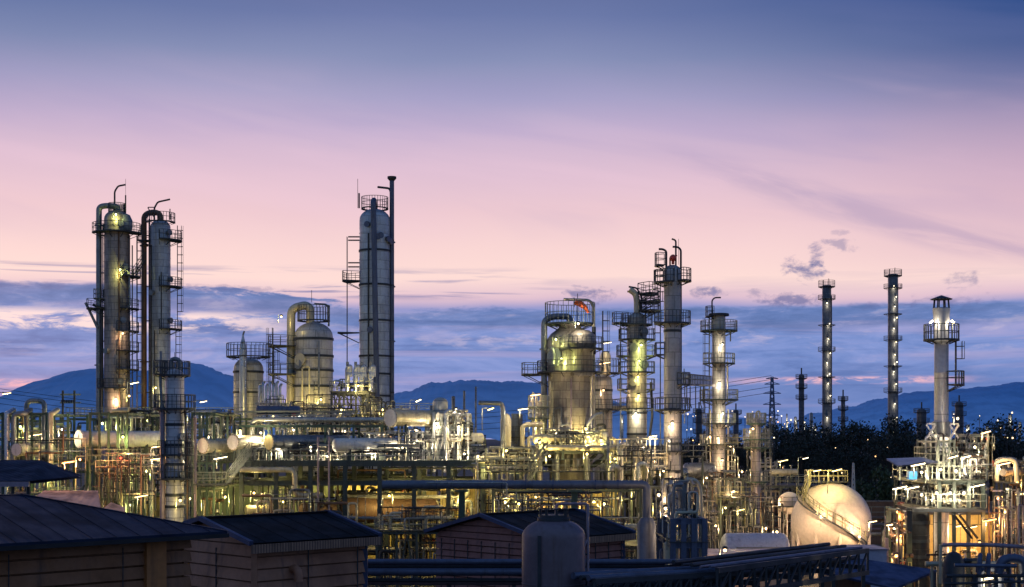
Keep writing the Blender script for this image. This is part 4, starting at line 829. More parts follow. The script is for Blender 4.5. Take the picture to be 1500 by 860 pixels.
# far stacks
for px,w,top,lab,pys in [(1211,13,418,'left and slightly shorter of the two tall far stacks dotted with lamps',[445,475,497,518,532,548,562,580,612,640]),(1308,14.5,402,'right and taller of the two tall far stacks dotted with lamps',[420,436,450,466,482,502,520,531,545,563,592,612,632])]:
    Yf=420; c=Col('tall_stack',lab,'stack',px,w,top,Yf,(.16,.17,.20),group='tall lamp dotted stacks',dome=False,nrings=True,dirt=.4)
    for i,py in enumerate(range(top+20,640,38)): c.plat(py,-200,20,1.2,rail=i%2==0)
    c.plat(top+2,0,360,1.1,h=1.8); c.pipe([(7,top+15,0),(7,640,0)],.9,'pipe','dark',6); c.pipe([(-5,top,0),(-5,top-8,0)],.6,'vent_pipe','dark',6); c.pipe([(3,top,0),(3,top-10,0)],.5,'vent_pipe','dark',6)
    for i,py in enumerate(pys):
        dx=(-1.5,2,0,3)[i%4]; y=Yf-c.r-.7; t=thing('stack_lamp','small warm lamp on the '+('left' if px<1250 else 'right')+' far stack','lamp',(c.x+c.m(dx),y,c.z(py)-.3),'lamps up the '+('left' if px<1250 else 'right')+' far stack')
        MB().ball((c.x+c.m(dx),y,c.z(py)),.17,6,4).build('bulb',G['N'][1],t); MB().bar((c.x+c.m(dx),y-.1,c.z(py)+.28),(c.x+c.m(dx),y+.7,c.z(py)+.28),.12).build('arm',M['dark'],t)
        light(t,(c.x+c.m(dx),y-.5,c.z(py)-.6),'N',150)
for px,w,top,lab in [(1174,8,548,'small far tower with white lamp cluster left of the two stacks'),(1235,6,580,'small dim far tower between the two tall stacks'),(1350,14,598,'dark far tower left of the cowled chimney'),(1405,12,588,'dark far tower with bright lamp right of the cowled chimney'),(925,6,565,'slim distant flue seen between the largest vessel and the green lit column'),(1024,9,598,'faint distant tower right of the slender grey column'),(1078,8,600,'faint distant tower left of the slim pale column')]:
    Yf=430; c=Col('distant_column',lab,'tower',px,w,top,Yf,(.10,.11,.15),dome=True,dirt=.4); 
    for py in (top+6,top+20,top+36): c.plat(py,0,360,.9,rail=True)
    c.pipe([(0,top,0),(0,top-9,0)],1.1,'vent_pipe','dark',6)
# cowled chimney
Yc=125; c=Col('cowled_chimney','pale cowled chimney with railed balcony and caged ladder above the right hand heater','chimney',1379,21,437,Yc,(.46,.46,.50),dirt=.2,nrings=False,panel=(5,3.2),metal=.3,
   prof=[(10.5,None),(10.5,620),(11.5,619),(11.5,617),(10.2,616),(10.2,548),(10.6,547),(10.6,545),(10.2,544),(10.2,500),(9.6,499),(9.8,474),(10.2,470),(12.2,458),(12.6,452),(11.6,451),(11.6,470),(9,480)])
c.plat(497,0,360,.85,h=1.3,r=c.m(11)); c.ladder(-8,500,562,.6); c.plat(563,-60,20,1.3)
for i in range(8): a=2*pi*i/8; MB().bar((c.x+c.m(11.6)*math.cos(a),c.Y+c.m(11.6)*math.sin(a),c.z(452)),(c.x+c.m(10.4)*math.cos(a),c.Y+c.m(10.4)*math.sin(a),c.z(438)),.09).build('cowl_post',M['dark'],c.t)
MB().lathe([(c.m(15.5),c.z(439)),(c.m(15.5),c.z(438)),(.01,c.z(432.5))],28,(c.x,c.Y,0)).build('cowl_roof',M['dark'],c.t)
for dx,sd in ((-17,-1),(15,1)):
    t=thing('floodlight','floodlight on the chimney balcony shining on the shaft, '+('left one' if dx<0 else 'right one'),'lamp',(c.x+c.m(dx),c.Y-.3,c.z(497)))
    MB().path([(c.x+c.m(dx),c.Y-.3,c.z(497)),(c.x+c.m(dx),c.Y-.3,c.z(474)),(c.x+c.m(dx)*.8,c.Y-.3,c.z(471))],.03,6).build('pole',M['rail'],t); MB().bar((c.x+c.m(dx)*1.1,c.Y-.35,c.z(474)),(c.x+c.m(dx)*.85,c.Y-.35,c.z(470)),.2,.14).build('lamp_tube',G['N'][1],t)
    light(t,(c.x+c.m(dx)*.8,c.Y-.65,c.z(476)),'N',60)
# ================================================================== decks and units
def unit(name,label,px0,px1,Y0,Y1,z0,zs,nx,ny,mt='green',cat='pipe rack',**k):
    x0=X(px0,Y0 if px0<750 else Y1); x1=X(px1,Y1 if px1<750 else Y0); t=thing(name,label,cat,((x0+x1)/2,(Y0+Y1)/2,z0)); frame(t,x0,x1,Y0,Y1,z0,zs,nx,ny,mt,**k); t['x0']=x0; t['x1']=x1; return t
def fill(t,n,seed,z0,z1,y0,y1,px0=None,px1=None,**k):
    a=t['x0'] if px0 is None else X(px0,y0 if px0<750 else y1); b=t['x1'] if px1 is None else X(px1,y1 if px1<750 else y0); pipes(t,a,b,y0,y1,z0,z1,n,seed,**k)
def backwall(label,px0,px1,Y,z0,z1,mt='wall'):
    t=thing('equipment_shelter',label,'building',(X((px0+px1)/2,Y),Y,0)); mb=MB(); mb.box(X(px0,Y),X(px1,Y),Y,Y+4,max(z0,.01),z1).build('wall',M[mt],t); MB().box(X(px0,Y)-.4,X(px1,Y)+.4,Y-.5,Y+4.4,z1+.003,z1+.2).build('roof',M['dark'],t)
    w=X(px1,Y)-X(px0,Y); k=max(2,int(w/5))
    for i in range(k): x=X(px0,Y)+w*(i+.5)/k; MB().box(x-.9,x+.9,Y-.06,Y-.003,z0+.05 if i%2 else z0+1.2,z0+2.6).build('door' if i%2 else 'window',M['dark'] if i%2 else M['grey'],t)
    return t
D=Z(676,135)     # main deck level
LT=Z(604,135)    # top line of the left racks
w1=unit('pipe_rack','green steel rack with big pipes at the left edge, hooked grey pipe above',-60,128,135,148,0,[4.2,8,D,LT],6,2,floors=(8,D),rails=(D,))
fill(w1,40,1,D,LT,139,147); fill(w1,30,2,.2,D,135.5,146,kinds='rrhhlu'); 
for a,b_,mm in ((18,34,'grey'),(72,74,'cream'),(8,9,'alu')): MB().path([(X(a,134),134.4,3),(X(a,134),134.4,Z(606,134)),(X(b_,134),134.4,Z(606,134)),(X(b_,134),136,Z(600,134))],S(4,134),12).build('pipe',M[mm],w1)
MB().path([(X(39,137),137,D),(X(39,137),137,Z(587,137)),(X(65,137),137,Z(587,137)),(X(65,137),137,Z(670,137))],S(3.6,137),14).build('loop_pipe',M['grey'],w1)
w2=unit('pipe_rack','green steel rack holding the big left drum, orange lamp under it',132,236,134,147,0,[4.5,8.2,D,LT],4,2,floors=(4.5,D),rails=(4.5,D))
fill(w2,52,3,D,LT+.6,140,146); fill(w2,46,4,.2,D,134.5,145)
w3=unit('pipe_rack','green steel rack between the slim dark column and the white riser, small stair in front',282,352,134,147,0,[5,9.2,D,LT],3,2,floors=(9.2,D),rails=(9.2,D))
fill(w3,40,5,D,LT+.5,140,146); fill(w3,22,6,.2,D,135,145)
w4=unit('elevated_deck','long elevated steel deck carrying exchangers and drums across the centre left',354,712,134.5,150,0,[Z(705,135),D],7,2,mt='steel',w=.42,floors=(D,),rails=(D,),cat='deck')
MB().box(X(354,134),X(706,134),134.05,134.2,D-.45,D+.12).build('fascia_beam',M['steel'],w4)
fill(w4,64,7,D+.1,D+2.9,141,149); fill(w4,70,8,.5,D-.6,136,149,rr=(.07,.1,.14,.2)); 
MB().path([(X(352,134),134,Z(688,134)),(X(432,134),134,Z(688,134)),(X(432,134),134,Z(726,134)),(X(470,134),135,Z(726,134))],.27,14).build('pipe',M['cream'],w4)
for px in (482,466): MB().cyl((X(px,133.6),133.6,0),(X(px,133.6),133.6,Z(640,133.6)),.10,8).build('pipe',M['mauve'],w4)
MB().cyl((X(285,133),133.3,0),(X(285,133),133.3,Z(612,133)),.13,8).build('pipe',M['mauve'],w3)
w4u=unit('pipe_rack','upper pipe rack over the central deck holding a long horizontal pipe',352,566,137,142,D+.1,[Z(622,137)],5,1,mt='green',brace=False)
MB().path([(X(368,137),137.5,Z(640,137)),(X(368,137),137.5,Z(615,137)),(X(566,137),137.5,Z(615,137))],S(4,137),14).build('pipe',M['pale'],w4u)
MB().bar((X(345,136.6),136.6,Z(603,137)),(X(520,136.6),136.6,Z(603,137)),.16).build('beam',M['rail'],w4u)
fill(w4u,18,9,D+3,Z(606,137),138,142)
w5=unit('pipe_rack','low railed walkway frame left of the brick panelled shed, pipes below it',552,700,127,132,0,[Z(778,127)],5,1,mt='steel',floors=(Z(778,127),),rails=(Z(778,127),))
fill(w5,30,10,0.1,Z(780,127),127.3,131.5,mats=['cream','grey','alu','brown']); fill(w5,24,11,Z(778,127),Z(742,127),127.5,131.5,mats=['cream','grey','cream','alu'])
w6=unit('pipe_rack','bright white lit pipe frame with capsule top left of the thick bent grey pipe',626,690,140,150,D,[D+2.4,Z(635,140),Z(605,140)],4,2,mt='white',w=.18,floors=(D+2.4,),rails=(D+2.4,Z(635,140)),rm='rail')
fill(w6,52,12,D,Z(600,140),139.6,149,mats=['white','pale','alu','cream'])
t=w6; MB().path([(X(635,139),139.4,Z(692,139)),(X(635,139),139.4,Z(604,139))],S(2.8,139),12).build('pipe',M['alu'],t); MB().path([(X(652,139),139.2,Z(692,139)),(X(652,139),139.2,Z(604,139)),(X(658,139),139.2,Z(601,139)),(X(662,139),140,Z(604,139))],S(2.5,139),12).build('pipe',M['alu'],t)
c=Col('capsule_vessel','small upright capsule vessel with glassy looking round top above the white lit frame','vessel',645,22,582,141,(.5,.5,.46),z0=D,dirt=.3)
t=thing('bent_pipe','thick grey bent pipe curving down right of the white lit frame','pipe',(X(737,142),142,D)); MB().path([(X(701,142),142,Z(590,142)),(X(735,142),142,Z(591,142)),(X(737,142),142,Z(600,142)),(X(737,142),142,D)],S(3.4,142),14,2).build('pipe',M['grey'],t); MB().lathe([(S(8,143),D),(S(8,143),Z(615,143)),(S(5,143),Z(607,143)),(.01,Z(605,143))],18,(X(741,143),143.6,0)).build('drum',M['cream'],t)
w7=unit('pipe_rack','low yellow lit pipe area with zigzag stairs left of the largest vessel',700,786,136,152,0,[4,8,Z(690,136)],4,2,mt='steel',floors=(Z(690,136),),rails=(Z(690,136),),rm='yrail')
fill(w7,60,13,Z(690,136),Z(655,136),137,151,mats=['cream','pale','cream','grey']); fill(w7,40,14,1,Z(692,136),136,150,mats=['cream','pale','grey'])
stair(w7,X(762,134),Z(702,134),X(795,134),Z(655,134),133,1.0); stair(w7,X(772,131),Z(712,131),X(802,131),Z(662,131),131,1.0)
stair(w3,X(332,132),Z(708,132),X(365,132),Z(664,132),132,1.1); MB().box(X(284,132),X(334,132),131.8,133.6,Z(711,132),Z(709,132)).build('landing',M['floor'],w3); railing(MB(),[(X(284,132),131.9,Z(709,132)),(X(332,132),131.9,Z(709,132))]).build('handrail',M['rail'],w3)
w8=unit('pipe_rack','yellow lit pipe rack with valves under the long blue grey duct',722,938,122,131,0,[4.5,Z(716,122)],6,1,mt='steel',floors=(4.5,),rails=(4.5,),rm='yrail')
fill(w8,64,15,.2,Z(716,122),121.5,130,mats=['cream','pale','grey','brown','cream']); 
w9=unit('pipe_rack','blue grey steel frame with cylinders at the foot of the slender grey column',966,1032,88,96,0,[Z(795,88),Z(760,88)],3,2,mt='blue',w=.34,floors=(Z(795,88),),brace=False)
fill(w9,50,16,Z(795,88),Z(705,88),89,98,mats=['grey','pale','cream','alu'],rr=(.04,.06,.08,.11)); fill(w9,18,17,.2,Z(796,88),88,95,mats=['blue','grey','cream'])
t=thing('silencer','dark grey silencer cylinder with flat cap on the blue grey frame','silencer',(X(999,92),92,Z(795,92))); MB().lathe([(S(5,92),Z(795,92)),(S(5,92),Z(752,92)),(S(9.5,92),Z(746,92)),(S(9.5,92),Z(708,92)),(S(11.5,92),Z(707,92)),(S(11.5,92),Z(704,92)),(.01,Z(703.8,92))],24,(X(999,92),92,0)).build('body',M['grey'],t); MB().cyl((X(999,92),92,Z(704,92)),(X(999,92),92,Z(698,92)),.12,8).build('nozzle',M['dark'],t)
t=thing('bent_pipe','cream pipe arching over beside the dark silencer','pipe',(X(1022,93),93,0)); MB().path([(X(1004,93),93.5,Z(702,93)),(X(1022,93),93.5,Z(703,93)),(X(1028,93),93.5,Z(718,93)),(X(1028,93),93.5,0)],.12,12,5).build('pipe',M['cream'],t)
t=thing('yellow_drum','small vertical yellow lit drum inside the blue grey frame','drum',(X(985,90),90,0)); MB().lathe([(S(12,90),.3),(S(12,90),Z(797,90)),(S(8,90),Z(794,90)),(.01,Z(793,90))],20,(X(985,90),90.5,0)).build('shell',M['cream'],t)
# big duct
t=thing('gas_duct','large blue grey duct running level above yellow lit racks, turning down at its right end','duct',(X(945,100),100,0))
MB().path([(X(560,100),100,Z(710,100)),(X(947,100),100,Z(710,100)),(X(947,100),100,0)],S(6.3,100),24,1.3,6).build('duct',M['duct'],t)
MB().lathe([(S(14,100),0),(S(14,100),Z(768,100)),(S(8.5,100),Z(758,100))],24,(X(947,100),100,0)).build('lower_duct',M['duct'],t)
for px in (676,842): MB().ibeam((X(px,100),100.6,0),(X(px,100),100.6,Z(718,100)),.45,.45).build('support_column',M['green'],t); MB().bar((X(px,100)-.5,100,Z(719,100)),(X(px,100)+.5,100,Z(719,100)),.6,.14).build('saddle',M['green'],t)
for px in (640,700,735,770,810,872,905): MB().lathe([(S(6.0,100),-.05),(S(7.2,100),-.04),(S(7.2,100),.04),(S(6.0,100),.05)],24,(X(px,100),100,Z(710,100)),rot=Matrix.Rotation(pi/2,3,'Y')).build('duct_flange',M['blue'],t)
MB().path([(X(625,99),99,Z(707,99)),(X(742,99),99,Z(707,99)),(X(742,99),99,Z(728,99)),(X(748,99),101,Z(728,99))],.06,8).build('pipe',M['pale'],t)
w10=unit('pipe_rack','dense warm lit rack around the foot of the white lit column',1028,1088,158,172,0,[Z(770,158),Z(740,158),Z(700,158)],3,2,mt='steel',floors=(Z(740,158),),rails=(Z(770,158),Z(740,158)),rm='yrail')
fill(w10,64,18,.1,Z(690,158),157,171,mats=['cream','pale','grey','brown'])
w11=unit('pipe_rack','rack with railed deck behind the slim pale column and the small sphere',1090,1200,172,180,0,[3,Z(712,172)],5,1,mt='steel',floors=(Z(712,172),),rails=(Z(712,172),),rm='rail')
fill(w11,56,19,.1,Z(712,172),171,179,mats=['cream','pale','grey','brown','mauve']); fill(w11,22,20,Z(712,172),Z(670,172),172,179,px1=1150,mats=['cream','pale','grey'])
w12=unit('pipe_rack','rack of pipes between the green lit column and the slender grey column',880,975,146,160,0,[4,Z(690,146)],4,2,mt='steel',floors=(Z(690,146),),rails=(Z(690,146),),rm='rail')
fill(w12,60,21,.1,Z(655,146),145,158,mats=['cream','pale','grey','alu'])
for i,px in enumerate((906,911,930,936)): MB().path([(X(px,138),138+i*.3,Z(705,138)),(X(px,138),138+i*.3,Z(652+i*2,138)),(X(px+9,138),138+i*.3,Z(650+i*2,138)),(X(px+9,138),142,Z(650+i*2,138))],.17,10,2.4).build('pipe',M['pale'],w12)
for px,py in ((895,684),(935,680)): MB().path([(X(px,134),134,Z(py+22,134)),(X(px,134),134,Z(py,134)),(X(px+11,134),134,Z(py,134)),(X(px+11,134),135,Z(py+20,134))],.28,14,2).build('loop_pipe',M['pale'],w12)
# behind, filling the far side of the plant
w13=unit('pipe_rack','rear green rack seen behind the left drums and tall towers',100,420,165,176,0,[5,10,Z(612,165)],8,1,mt='green',floors=(10,),rails=(Z(612,165),),brace=True)
fill(w13,90,22,5,Z(604,165),164,175)
w14=unit('pipe_rack','rear pale rack below the tallest column and hooped vessel',420,640,160,172,0,[5,10,Z(606,160)],6,1,mt='steel',floors=(10,),rails=(Z(606,160),))
fill(w14,80,23,5,Z(600,160),158,171,mats=['cream','pale','grey','alu'])
w15=unit('truss_tower','dark cross braced frame topped with twin pale swan neck pipes beside the tallest column',486,548,156,163,Z(610,156),[Z(574,156)],3,1,mt='dark',w=.22,floors=(Z(574,156),),rails=(Z(574,156),),cat='frame')
for i in range(3): 
    a,b_=w15['x0']+i*(w15['x1']-w15['x0'])/3,w15['x0']+(i+1)*(w15['x1']-w15['x0'])/3; MB().bar((a,155.9,Z(608,156)),(b_,155.9,Z(577,156)),.12).bar((b_,155.75,Z(608,156)),(a,155.75,Z(577,156)),.12).build('brace',M['dark'],w15)
fill(w15,18,24,Z(574,156),Z(552,156),157,162,mats=['cream','alu'])
for px in (509,521,530,543): 
    MB().path([(X(px,157),157,Z(574,157)),(X(px,157),157,Z(540,157)),(X(px+4,157),157,Z(536,157)),(X(px+4,157),157,Z(552,157))],.28,10,2).build('swan_neck_pipe',M['alu'],w15)
    MB().cyl((X(px,157),157,Z(540,157)),(X(px,157),157,Z(530,157)),.16,8).build('nozzle',M['grey'],w15)
t=thing('relief_manifold','row of short upright white pipes on a blue drum left of the hooped vessel','manifold',(X(395,155),155,Z(606,155)))
for i in range(7): MB().path([(X(380+i*5,155),155,Z(595,155)),(X(380+i*5,155),155,Z(566-i%2*4,155)),(X(380+i*5,155),156,Z(563-i%2*4,155))],.16,8).build('pipe',M['alu'],t)
MB().bar((X(374,155),155,Z(592,155)),(X(418,155),155,Z(592,155)),.3).build('header',M['grey'],t); MB().bar((X(378,155),155,Z(592,155)),(X(378,155),155,Z(608,155)),.25).bar((X(412,155),155,Z(592,155)),(X(412,155),155,Z(608,155)),.25).build('support',M['steel'],t)
# lit walls of shelters in the lower storey
backwall('long yellow green lit shelter wall deep under the central deck',286,500,156,0,9.2,'wallg'); backwall('yellow lit shelter wall seen under the right half of the deck',505,640,154,0,9.0,'wall'); backwall('yellow lit shelter wall behind the racks under the blue grey duct',645,905,143,0,9.0,'wall')
backwall('orange lit shelter wall at the far left under the racks',60,240,152,0,7.5,'wall')
# drums
dr=[('round ended grey drum with bright flat face at the far left edge',24,659,9,133.6,5,70,'cream','flat'),('large pale horizontal drum with white disc face high in the left rack',115,643,12,134.6,9.0,44,'white','flat'),('drum with pale flat face just right of the slim dark column',297,653,10.5,133.2,5,58,'cream','flat'),
 ('green tinted drum face at the top of the small stair',341,648,10.5,133.4,5,58,'cream','flat'),('exchanger with pale round face in the middle of the central deck',394,648,11,133.6,9,45,'grey','flat'),('pinkish dome ended exchanger near the white loop pipes',492,652,10,134.2,6,28,'white','dome'),
 ('upper right drum with large blue grey flat face and pale body',572,612,12.5,136,7.5,52,'cream','flat'),('blue grey exchanger lying on the upper rack left of the hooped vessel',378,601,6.5,140,4.0,12,'blue','dome'),('grey exchanger on the right end of the central deck',533,652,8,140,4.5,15,'grey','dome'),
 ('small pale drum far back on the central deck',428,648,9,146,5,10,'pale','dome'),('dark tank lying under the right half of the deck',505,748,19,140,9,20,'brown','dome'),('small dark tank with pale dome end under the deck middle',444,748,11,138,5,30,'brown','dome'),('yellow lit pump drum low under the left part of the deck',362,748,8,138,4,12,'cream','dome'),
 ('pale drum in the bright white frame',664,642,8,144,3,20,'white','dome'),('cream exchanger on the round table left of the largest vessel foot',783,643,6.5,140,3,15,'cream','dome'),('bright cream header drum across the foot of the largest vessel',800,656,4,138,7.5,6,'cream','dome'),('square looking bright exchanger right of the largest vessel foot',858,640,9,142,2.0,10,'white','flat'),
 ('grey drum pair behind the slender grey column',1006,690,12,168,3.2,10,'grey','dome'),('cream drum on the railed deck right of the slim pale column',1130,692,5,173,3.2,10,'cream','dome'),('dark drum left of the slender grey column foot',952,694,9,150,4,15,'grey','dome')]
for i,(lb,px,py,r,Y,L,a,mm,fc) in enumerate(dr): drum('horizontal_drum',lb,px,py,r,Y,L,a,mm,fc,seed=i,saddle=.9)
# ================================================================== spheres
def sphere_tank(label,px,py,rpx,Y,nleg):
    t=thing('spherical_tank',label,'tank',(X(px,Y),Y,0)); x=X(px,Y); z=Z(py,Y); r=S(rpx,Y)
    sm=paint('sphere_paint_%d'%px,(.74,.63,.55),.7,0,dirt=(.38,.30,.26),amt=.35,scale=.6,bump=.03)
    MB().ball((x,Y,z),r,72,40).build('shell',sm,t)
    for k in (-.45,0,.45): rr=math.cos(k*1.2)*r+.004; MB().lathe([(rr,-.02),(rr+.012,0),(rr,.02)],72,(x,Y,z+math.sin(k*1.2)*r)).build('weld_seam',sm,t)
    for i in range(nleg):
        a=2*pi*(i+.5)/nleg; p=(x+r*.93*math.cos(a),Y+r*.93*math.sin(a)); MB().cyl((*p,0),(*p,z+.2),r*.045,12).build('leg',sm,t)
        b_=2*pi*(i+1.5)/nleg; MB().bar((*p,.6),(x+r*.93*math.cos(b_),Y+r*.93*math.sin(b_),z-r*.5),.05).build('brace',M['rail'],t)
    return t,x,z,r
Ys=140; t,xs,zs,rs=sphere_tank('large pinkish white spherical tank with stairs winding across its face',1217.5,765,58,Ys,10); SPH=t
# winding stair
mb=MB(); hr=MB(); hr2=MB(); prev=None; N=46
for i in range(N+1):
    f=i/N; el=R_(46-74*f); a=R_(188+122*f) ; rr=rs+.05
    p=Vector((xs+rr*math.cos(el)*math.cos(a),Ys+rr*math.cos(el)*math.sin(a),zs+rr*math.sin(el))); o=Vector((math.cos(a),math.sin(a),0)); q=p+o*.8
    if prev: 
        mb.bar(prev[0],p,.05,.14); mb.bar(prev[1],q,.05,.14)
        for hh in (.55,1.05): hr.bar(prev[1]+Vector((0,0,hh)),q+Vector((0,0,hh)),.045); hr2.bar(prev[0]+Vector((0,0,hh)),p+Vector((0,0,hh)),.05)
    mb.bar(p,q,.16,.03); 
    if i%4==0: hr.bar(q,q+Vector((0,0,1.05)),.05); hr2.bar(p,p+Vector((0,0,1.05)),.05)
    prev=(p,q)
st=mb.build('stairs',M['raild'],t); hr.build('handrail',M['yrail'],st); hr2.build('handrail',M['yrail'],st)
zt=zs+rs; MB().box(X(1182,Ys),X(1238,Ys),Ys-1,Ys+1,zt+.05,zt+.13).build('top_platform',M['floor'],t); railing(MB(),[(X(1182,Ys),Ys-1,zt+.13),(X(1238,Ys),Ys-1,zt+.13),(X(1238,Ys),Ys+1,zt+.13),(X(1182,Ys),Ys+1,zt+.13)],closed=True,sp=.9,r=.04).build('handrail',M['yrail'],t)
stair(t,X(1172,Ys),Z(733,Ys),X(1184,Ys),zt+.1,Ys-1.2,.8,'yrail'); 
mb=MB()
for i in range(5): mb.cyl((X(1200+i*7,Ys),Ys,zt-.05),(X(1200+i*7,Ys),Ys,zt+.7),.09,8)
mb.build('nozzles',M['cream'],t)
sphere_tank('small pale spherical tank half hidden behind the left of the large sphere',1156,737,16.5,168,8)
# storage capsule
t=thing('capsule_tank','pale lavender barrel topped tank on a beige base left of the large sphere','tank',(X(1112,122),122,0)); Yq=122; r=S(24,Yq); L=S(93,Yq)
prof=[(max(r*math.sin(q),.001),-r*.45*math.cos(q)) for q in [pi/2*i/6 for i in range(7)]]+[(r,L*.3),(r*1.01,L*.3+.02),(r,L*.3+.04),(r,L*.72),(r*1.01,L*.72+.02),(r,L*.72+.04),(r,L-r*.5)]+[(max(r*math.cos(q),.001),L-r*.5+r*.45*math.sin(q)) for q in [pi/2*i/6 for i in range(1,7)]]
MB().lathe(prof,36,(X(1068,Yq),Yq+1,Z(806,Yq)),rot=Matrix.Rotation(pi/2,3,'Y')).build('shell',M['lav'],t); MB().box(X(1078,Yq),X(1152,Yq),Yq-r*.72,Yq+2.2,0,Z(801,Yq)).build('base',M['concrete'],t)
t=thing('low_building','low beige walled building behind the trestle, left of the lavender barrel tank','building',(X(1085,96),96,0)); MB().box(X(1030,96),X(1150,100),96,101,0,Z(815,96)).build('wall',M['bw'],t); MB().box(X(1028,96),X(1152,100),95.8,101.2,Z(815,96)+.003,Z(812.5,96)).build('roof',M['mauve'],t)
lamp('bulb',1062,806,94.5,'W',120,'warm lamp on the beige low building behind the trestle')
for i in range(4): MB().box(X(1040+i*17,96),X(1048+i*17,96),95.95,95.99,Z(830,96),Z(822,96)).build('window',M['black'],t)
# retaining wall and pipeway to the right of it
t=thing('brick_wall','long low brown lit wall behind the spheres','wall',(X(1180,183),183,0)); MB().box(X(1085,183),X(1330,183),183,183.4,0,Z(735,183)).build('wall',M['brown'],t); MB().box(X(1085,183),X(1330,183),182.9,183.5,Z(735,183)+.003,Z(733.5,183)).build('coping',M['concrete'],t)
t=thing('pipe_walkway','railed pipe walkway crossing between the large sphere and the right hand heater','walkway',(X(1285,150),150,0))
for i,(dz,r_) in enumerate(((0,.14),(-.5,.18),(-1.0,.12),(-1.6,.2))): MB().cyl((X(1235,150),150+i*.4,Z(762,150)+dz),(X(1330,150),150+i*.4,Z(762,150)+dz),r_,10).build('pipe',M[('brown','grey','mauve','cream')[i]],t)
MB().box(X(1235,150),X(1330,150),149,150.2,Z(757,150)-.05,Z(757,150)).build('floor',M['floor'],t); railing(MB(),[(X(1235,150),149,Z(757,150)),(X(1330,150),149,Z(757,150))]).build('handrail',M['rail'],t)
for px in (1245,1270,1295,1320): MB().bar((X(px,150),150.6,0),(X(px,150),150.6,Z(757,150)-.1),.25).build('post',M['steel'],t)
# ================================================================== right-hand heater block
Yr=114; zA=Z(745,Yr); zB=Z(704,Yr); zC=Z(681,Yr)
r1=unit('fired_heater','multi storey fired heater structure with bright decks under the cowled chimney',1312,1440,Yr,Yr+13,0,[zA,zB],3,1,mt='steel',w=.26,floors=(zA,zB),rails=(zA,zB),cat='heater',brace=False)
fill(r1,95,31,zA,zB-.2,Yr+.3,Yr+12,mats=['white','pale','alu','cream'],rr=(.05,.07,.09,.12),kinds='rrrhulm'); fill(r1,52,32,zB,zC+1.0,Yr+1,Yr+12,px0=1352,mats=['white','pale','alu'],rr=(.05,.07,.09))
MB().box(X(1335,Yr),X(1442,Yr),Yr-.5,Yr-.3,zA-.25,zA).build('fascia_beam',M['dark'],r1)
mb=MB(); mb.add([(X(1312,Yr),Yr-.6,zC-.05),(X(1372,Yr),Yr-.6,zC+.25),(X(1375,Yr),Yr+5,Z(671,Yr)),(X(1322,Yr),Yr+5,Z(673,Yr))],[(0,1,2,3)]); mb.add([(X(1312,Yr),Yr-.6,zC-.15),(X(1372,Yr),Yr-.6,zC+.15),(X(1375,Yr),Yr+5,Z(673,Yr)),(X(1322,Yr),Yr+5,Z(675,Yr))],[(3,2,1,0)]); mb.build('canopy_roof',M['lav'],r1)
for px in (1318,1338,1360): MB().bar((X(px,Yr),Yr,zB),(X(px,Yr),Yr,zC),.1).build('post',M['rail'],r1)
c=Col('heater_shell','dark sooty cylinder standing under the left end of the heater deck','heater',1344,34,744,Yr+1,M['dark'] and 'black',dome=False); c.bands([765,792,815])
c=Col('convection_duct','fluted grey duct box rising from the heater to the chimney foot','duct',1379,27,618,Yc-.5,'grey',dome=False,z0=zB)
for i in range(7): MB().bar((X(1368+i*4,120),120.6,zB),(X(1368+i*4,120),120.6,Z(640,120)),.22).build('riser_pipe',M['alu'],c.t)
w20=unit('pipe_rack','upper braced frames around the chimney foot',1344,1398,117,123,zB,[Z(676,117),Z(644,117)],3,1,mt='rail',w=.16,brace=False,rails=(Z(676,117),))
fill(w20,20,33,zB,Z(630,117),118,122,mats=['white','alu'])
for a,b_ in ((1358,1370),(1392,1404)): MB().bar((X(a,118),118,Z(642,118)),(X(b_,118),118,Z(622,118)),.14).bar((X(b_,118),118,Z(642,118)),(X(a,118),118.2,Z(622,118)),.14).bar((X(a,118),118,Z(621,118)),(X(b_,118),118,Z(621,118)),.12).build('brace',M['white'],w20)
w21=unit('pipe_rack','tall pipe frame with roof lamp right of the chimney',1404,1452,118,126,zB,[Z(690,118),Z(660,118),Z(634,118)],3,1,mt='rail',w=.18,brace=True,floors=(Z(690,118),Z(660,118)),rails=(Z(660,118),))
fill(w21,48,34,zB,Z(636,118),118,125,mats=['white','pale','alu','brown'])
c=Col('grey_drum','fat grey cylinder right of the chimney behind the upper heater deck','drum',1438,26,662,124,'grey',dome=False,z0=zB)
w22=unit('pipe_rack','warm lit pipe rack with shelter roof at the right edge',1456,1570,116,128,0,[zA-1,zB-.3,Z(676,116)],5,1,mt='steel',floors=(zB-.3,),rails=(zB-.3,))
fill(w22,70,35,.2,zB-.4,116,127,mats=['cream','brown','pale','cream','mauve']); fill(w22,34,36,zB-.3,Z(672,116),116,127,mats=['cream','pale','brown'])
MB().path([(X(1462,115),115.4,Z(705,115)),(X(1462,115),115.4,Z(673,115)),(X(1490,115),115.4,Z(673,115)),(X(1492,115),115.4,Z(706,115))],.2,12).build('pipe',M['cream'],w22)
drum('horizontal_drum','yellow lit drum with round face under the right edge shelter',1469,692,5.5,119,4,40,'cream','flat',saddle=.5,seed=55)
fill(r1,16,37,.2,zA-4,Yr+9,Yr+12,px0=1362,px1=1452,mats=['cream','brown','pale'],kinds='hhru')
backwall('bright orange lit control shelter under the heater deck',1340,1456,128.5,0,6.9,'wall')
w23=unit('pipe_rack','low warm lit pipes and posts left of the sooty heater cylinder',1303,1330,108,114,0,[3.2,Z(748,108)],1,1,mt='steel',floors=(3.2,),rails=(3.2,),rm='yrail'); fill(w23,30,38,.2,Z(750,108),107.5,114,mats=['brown','cream','mauve'])
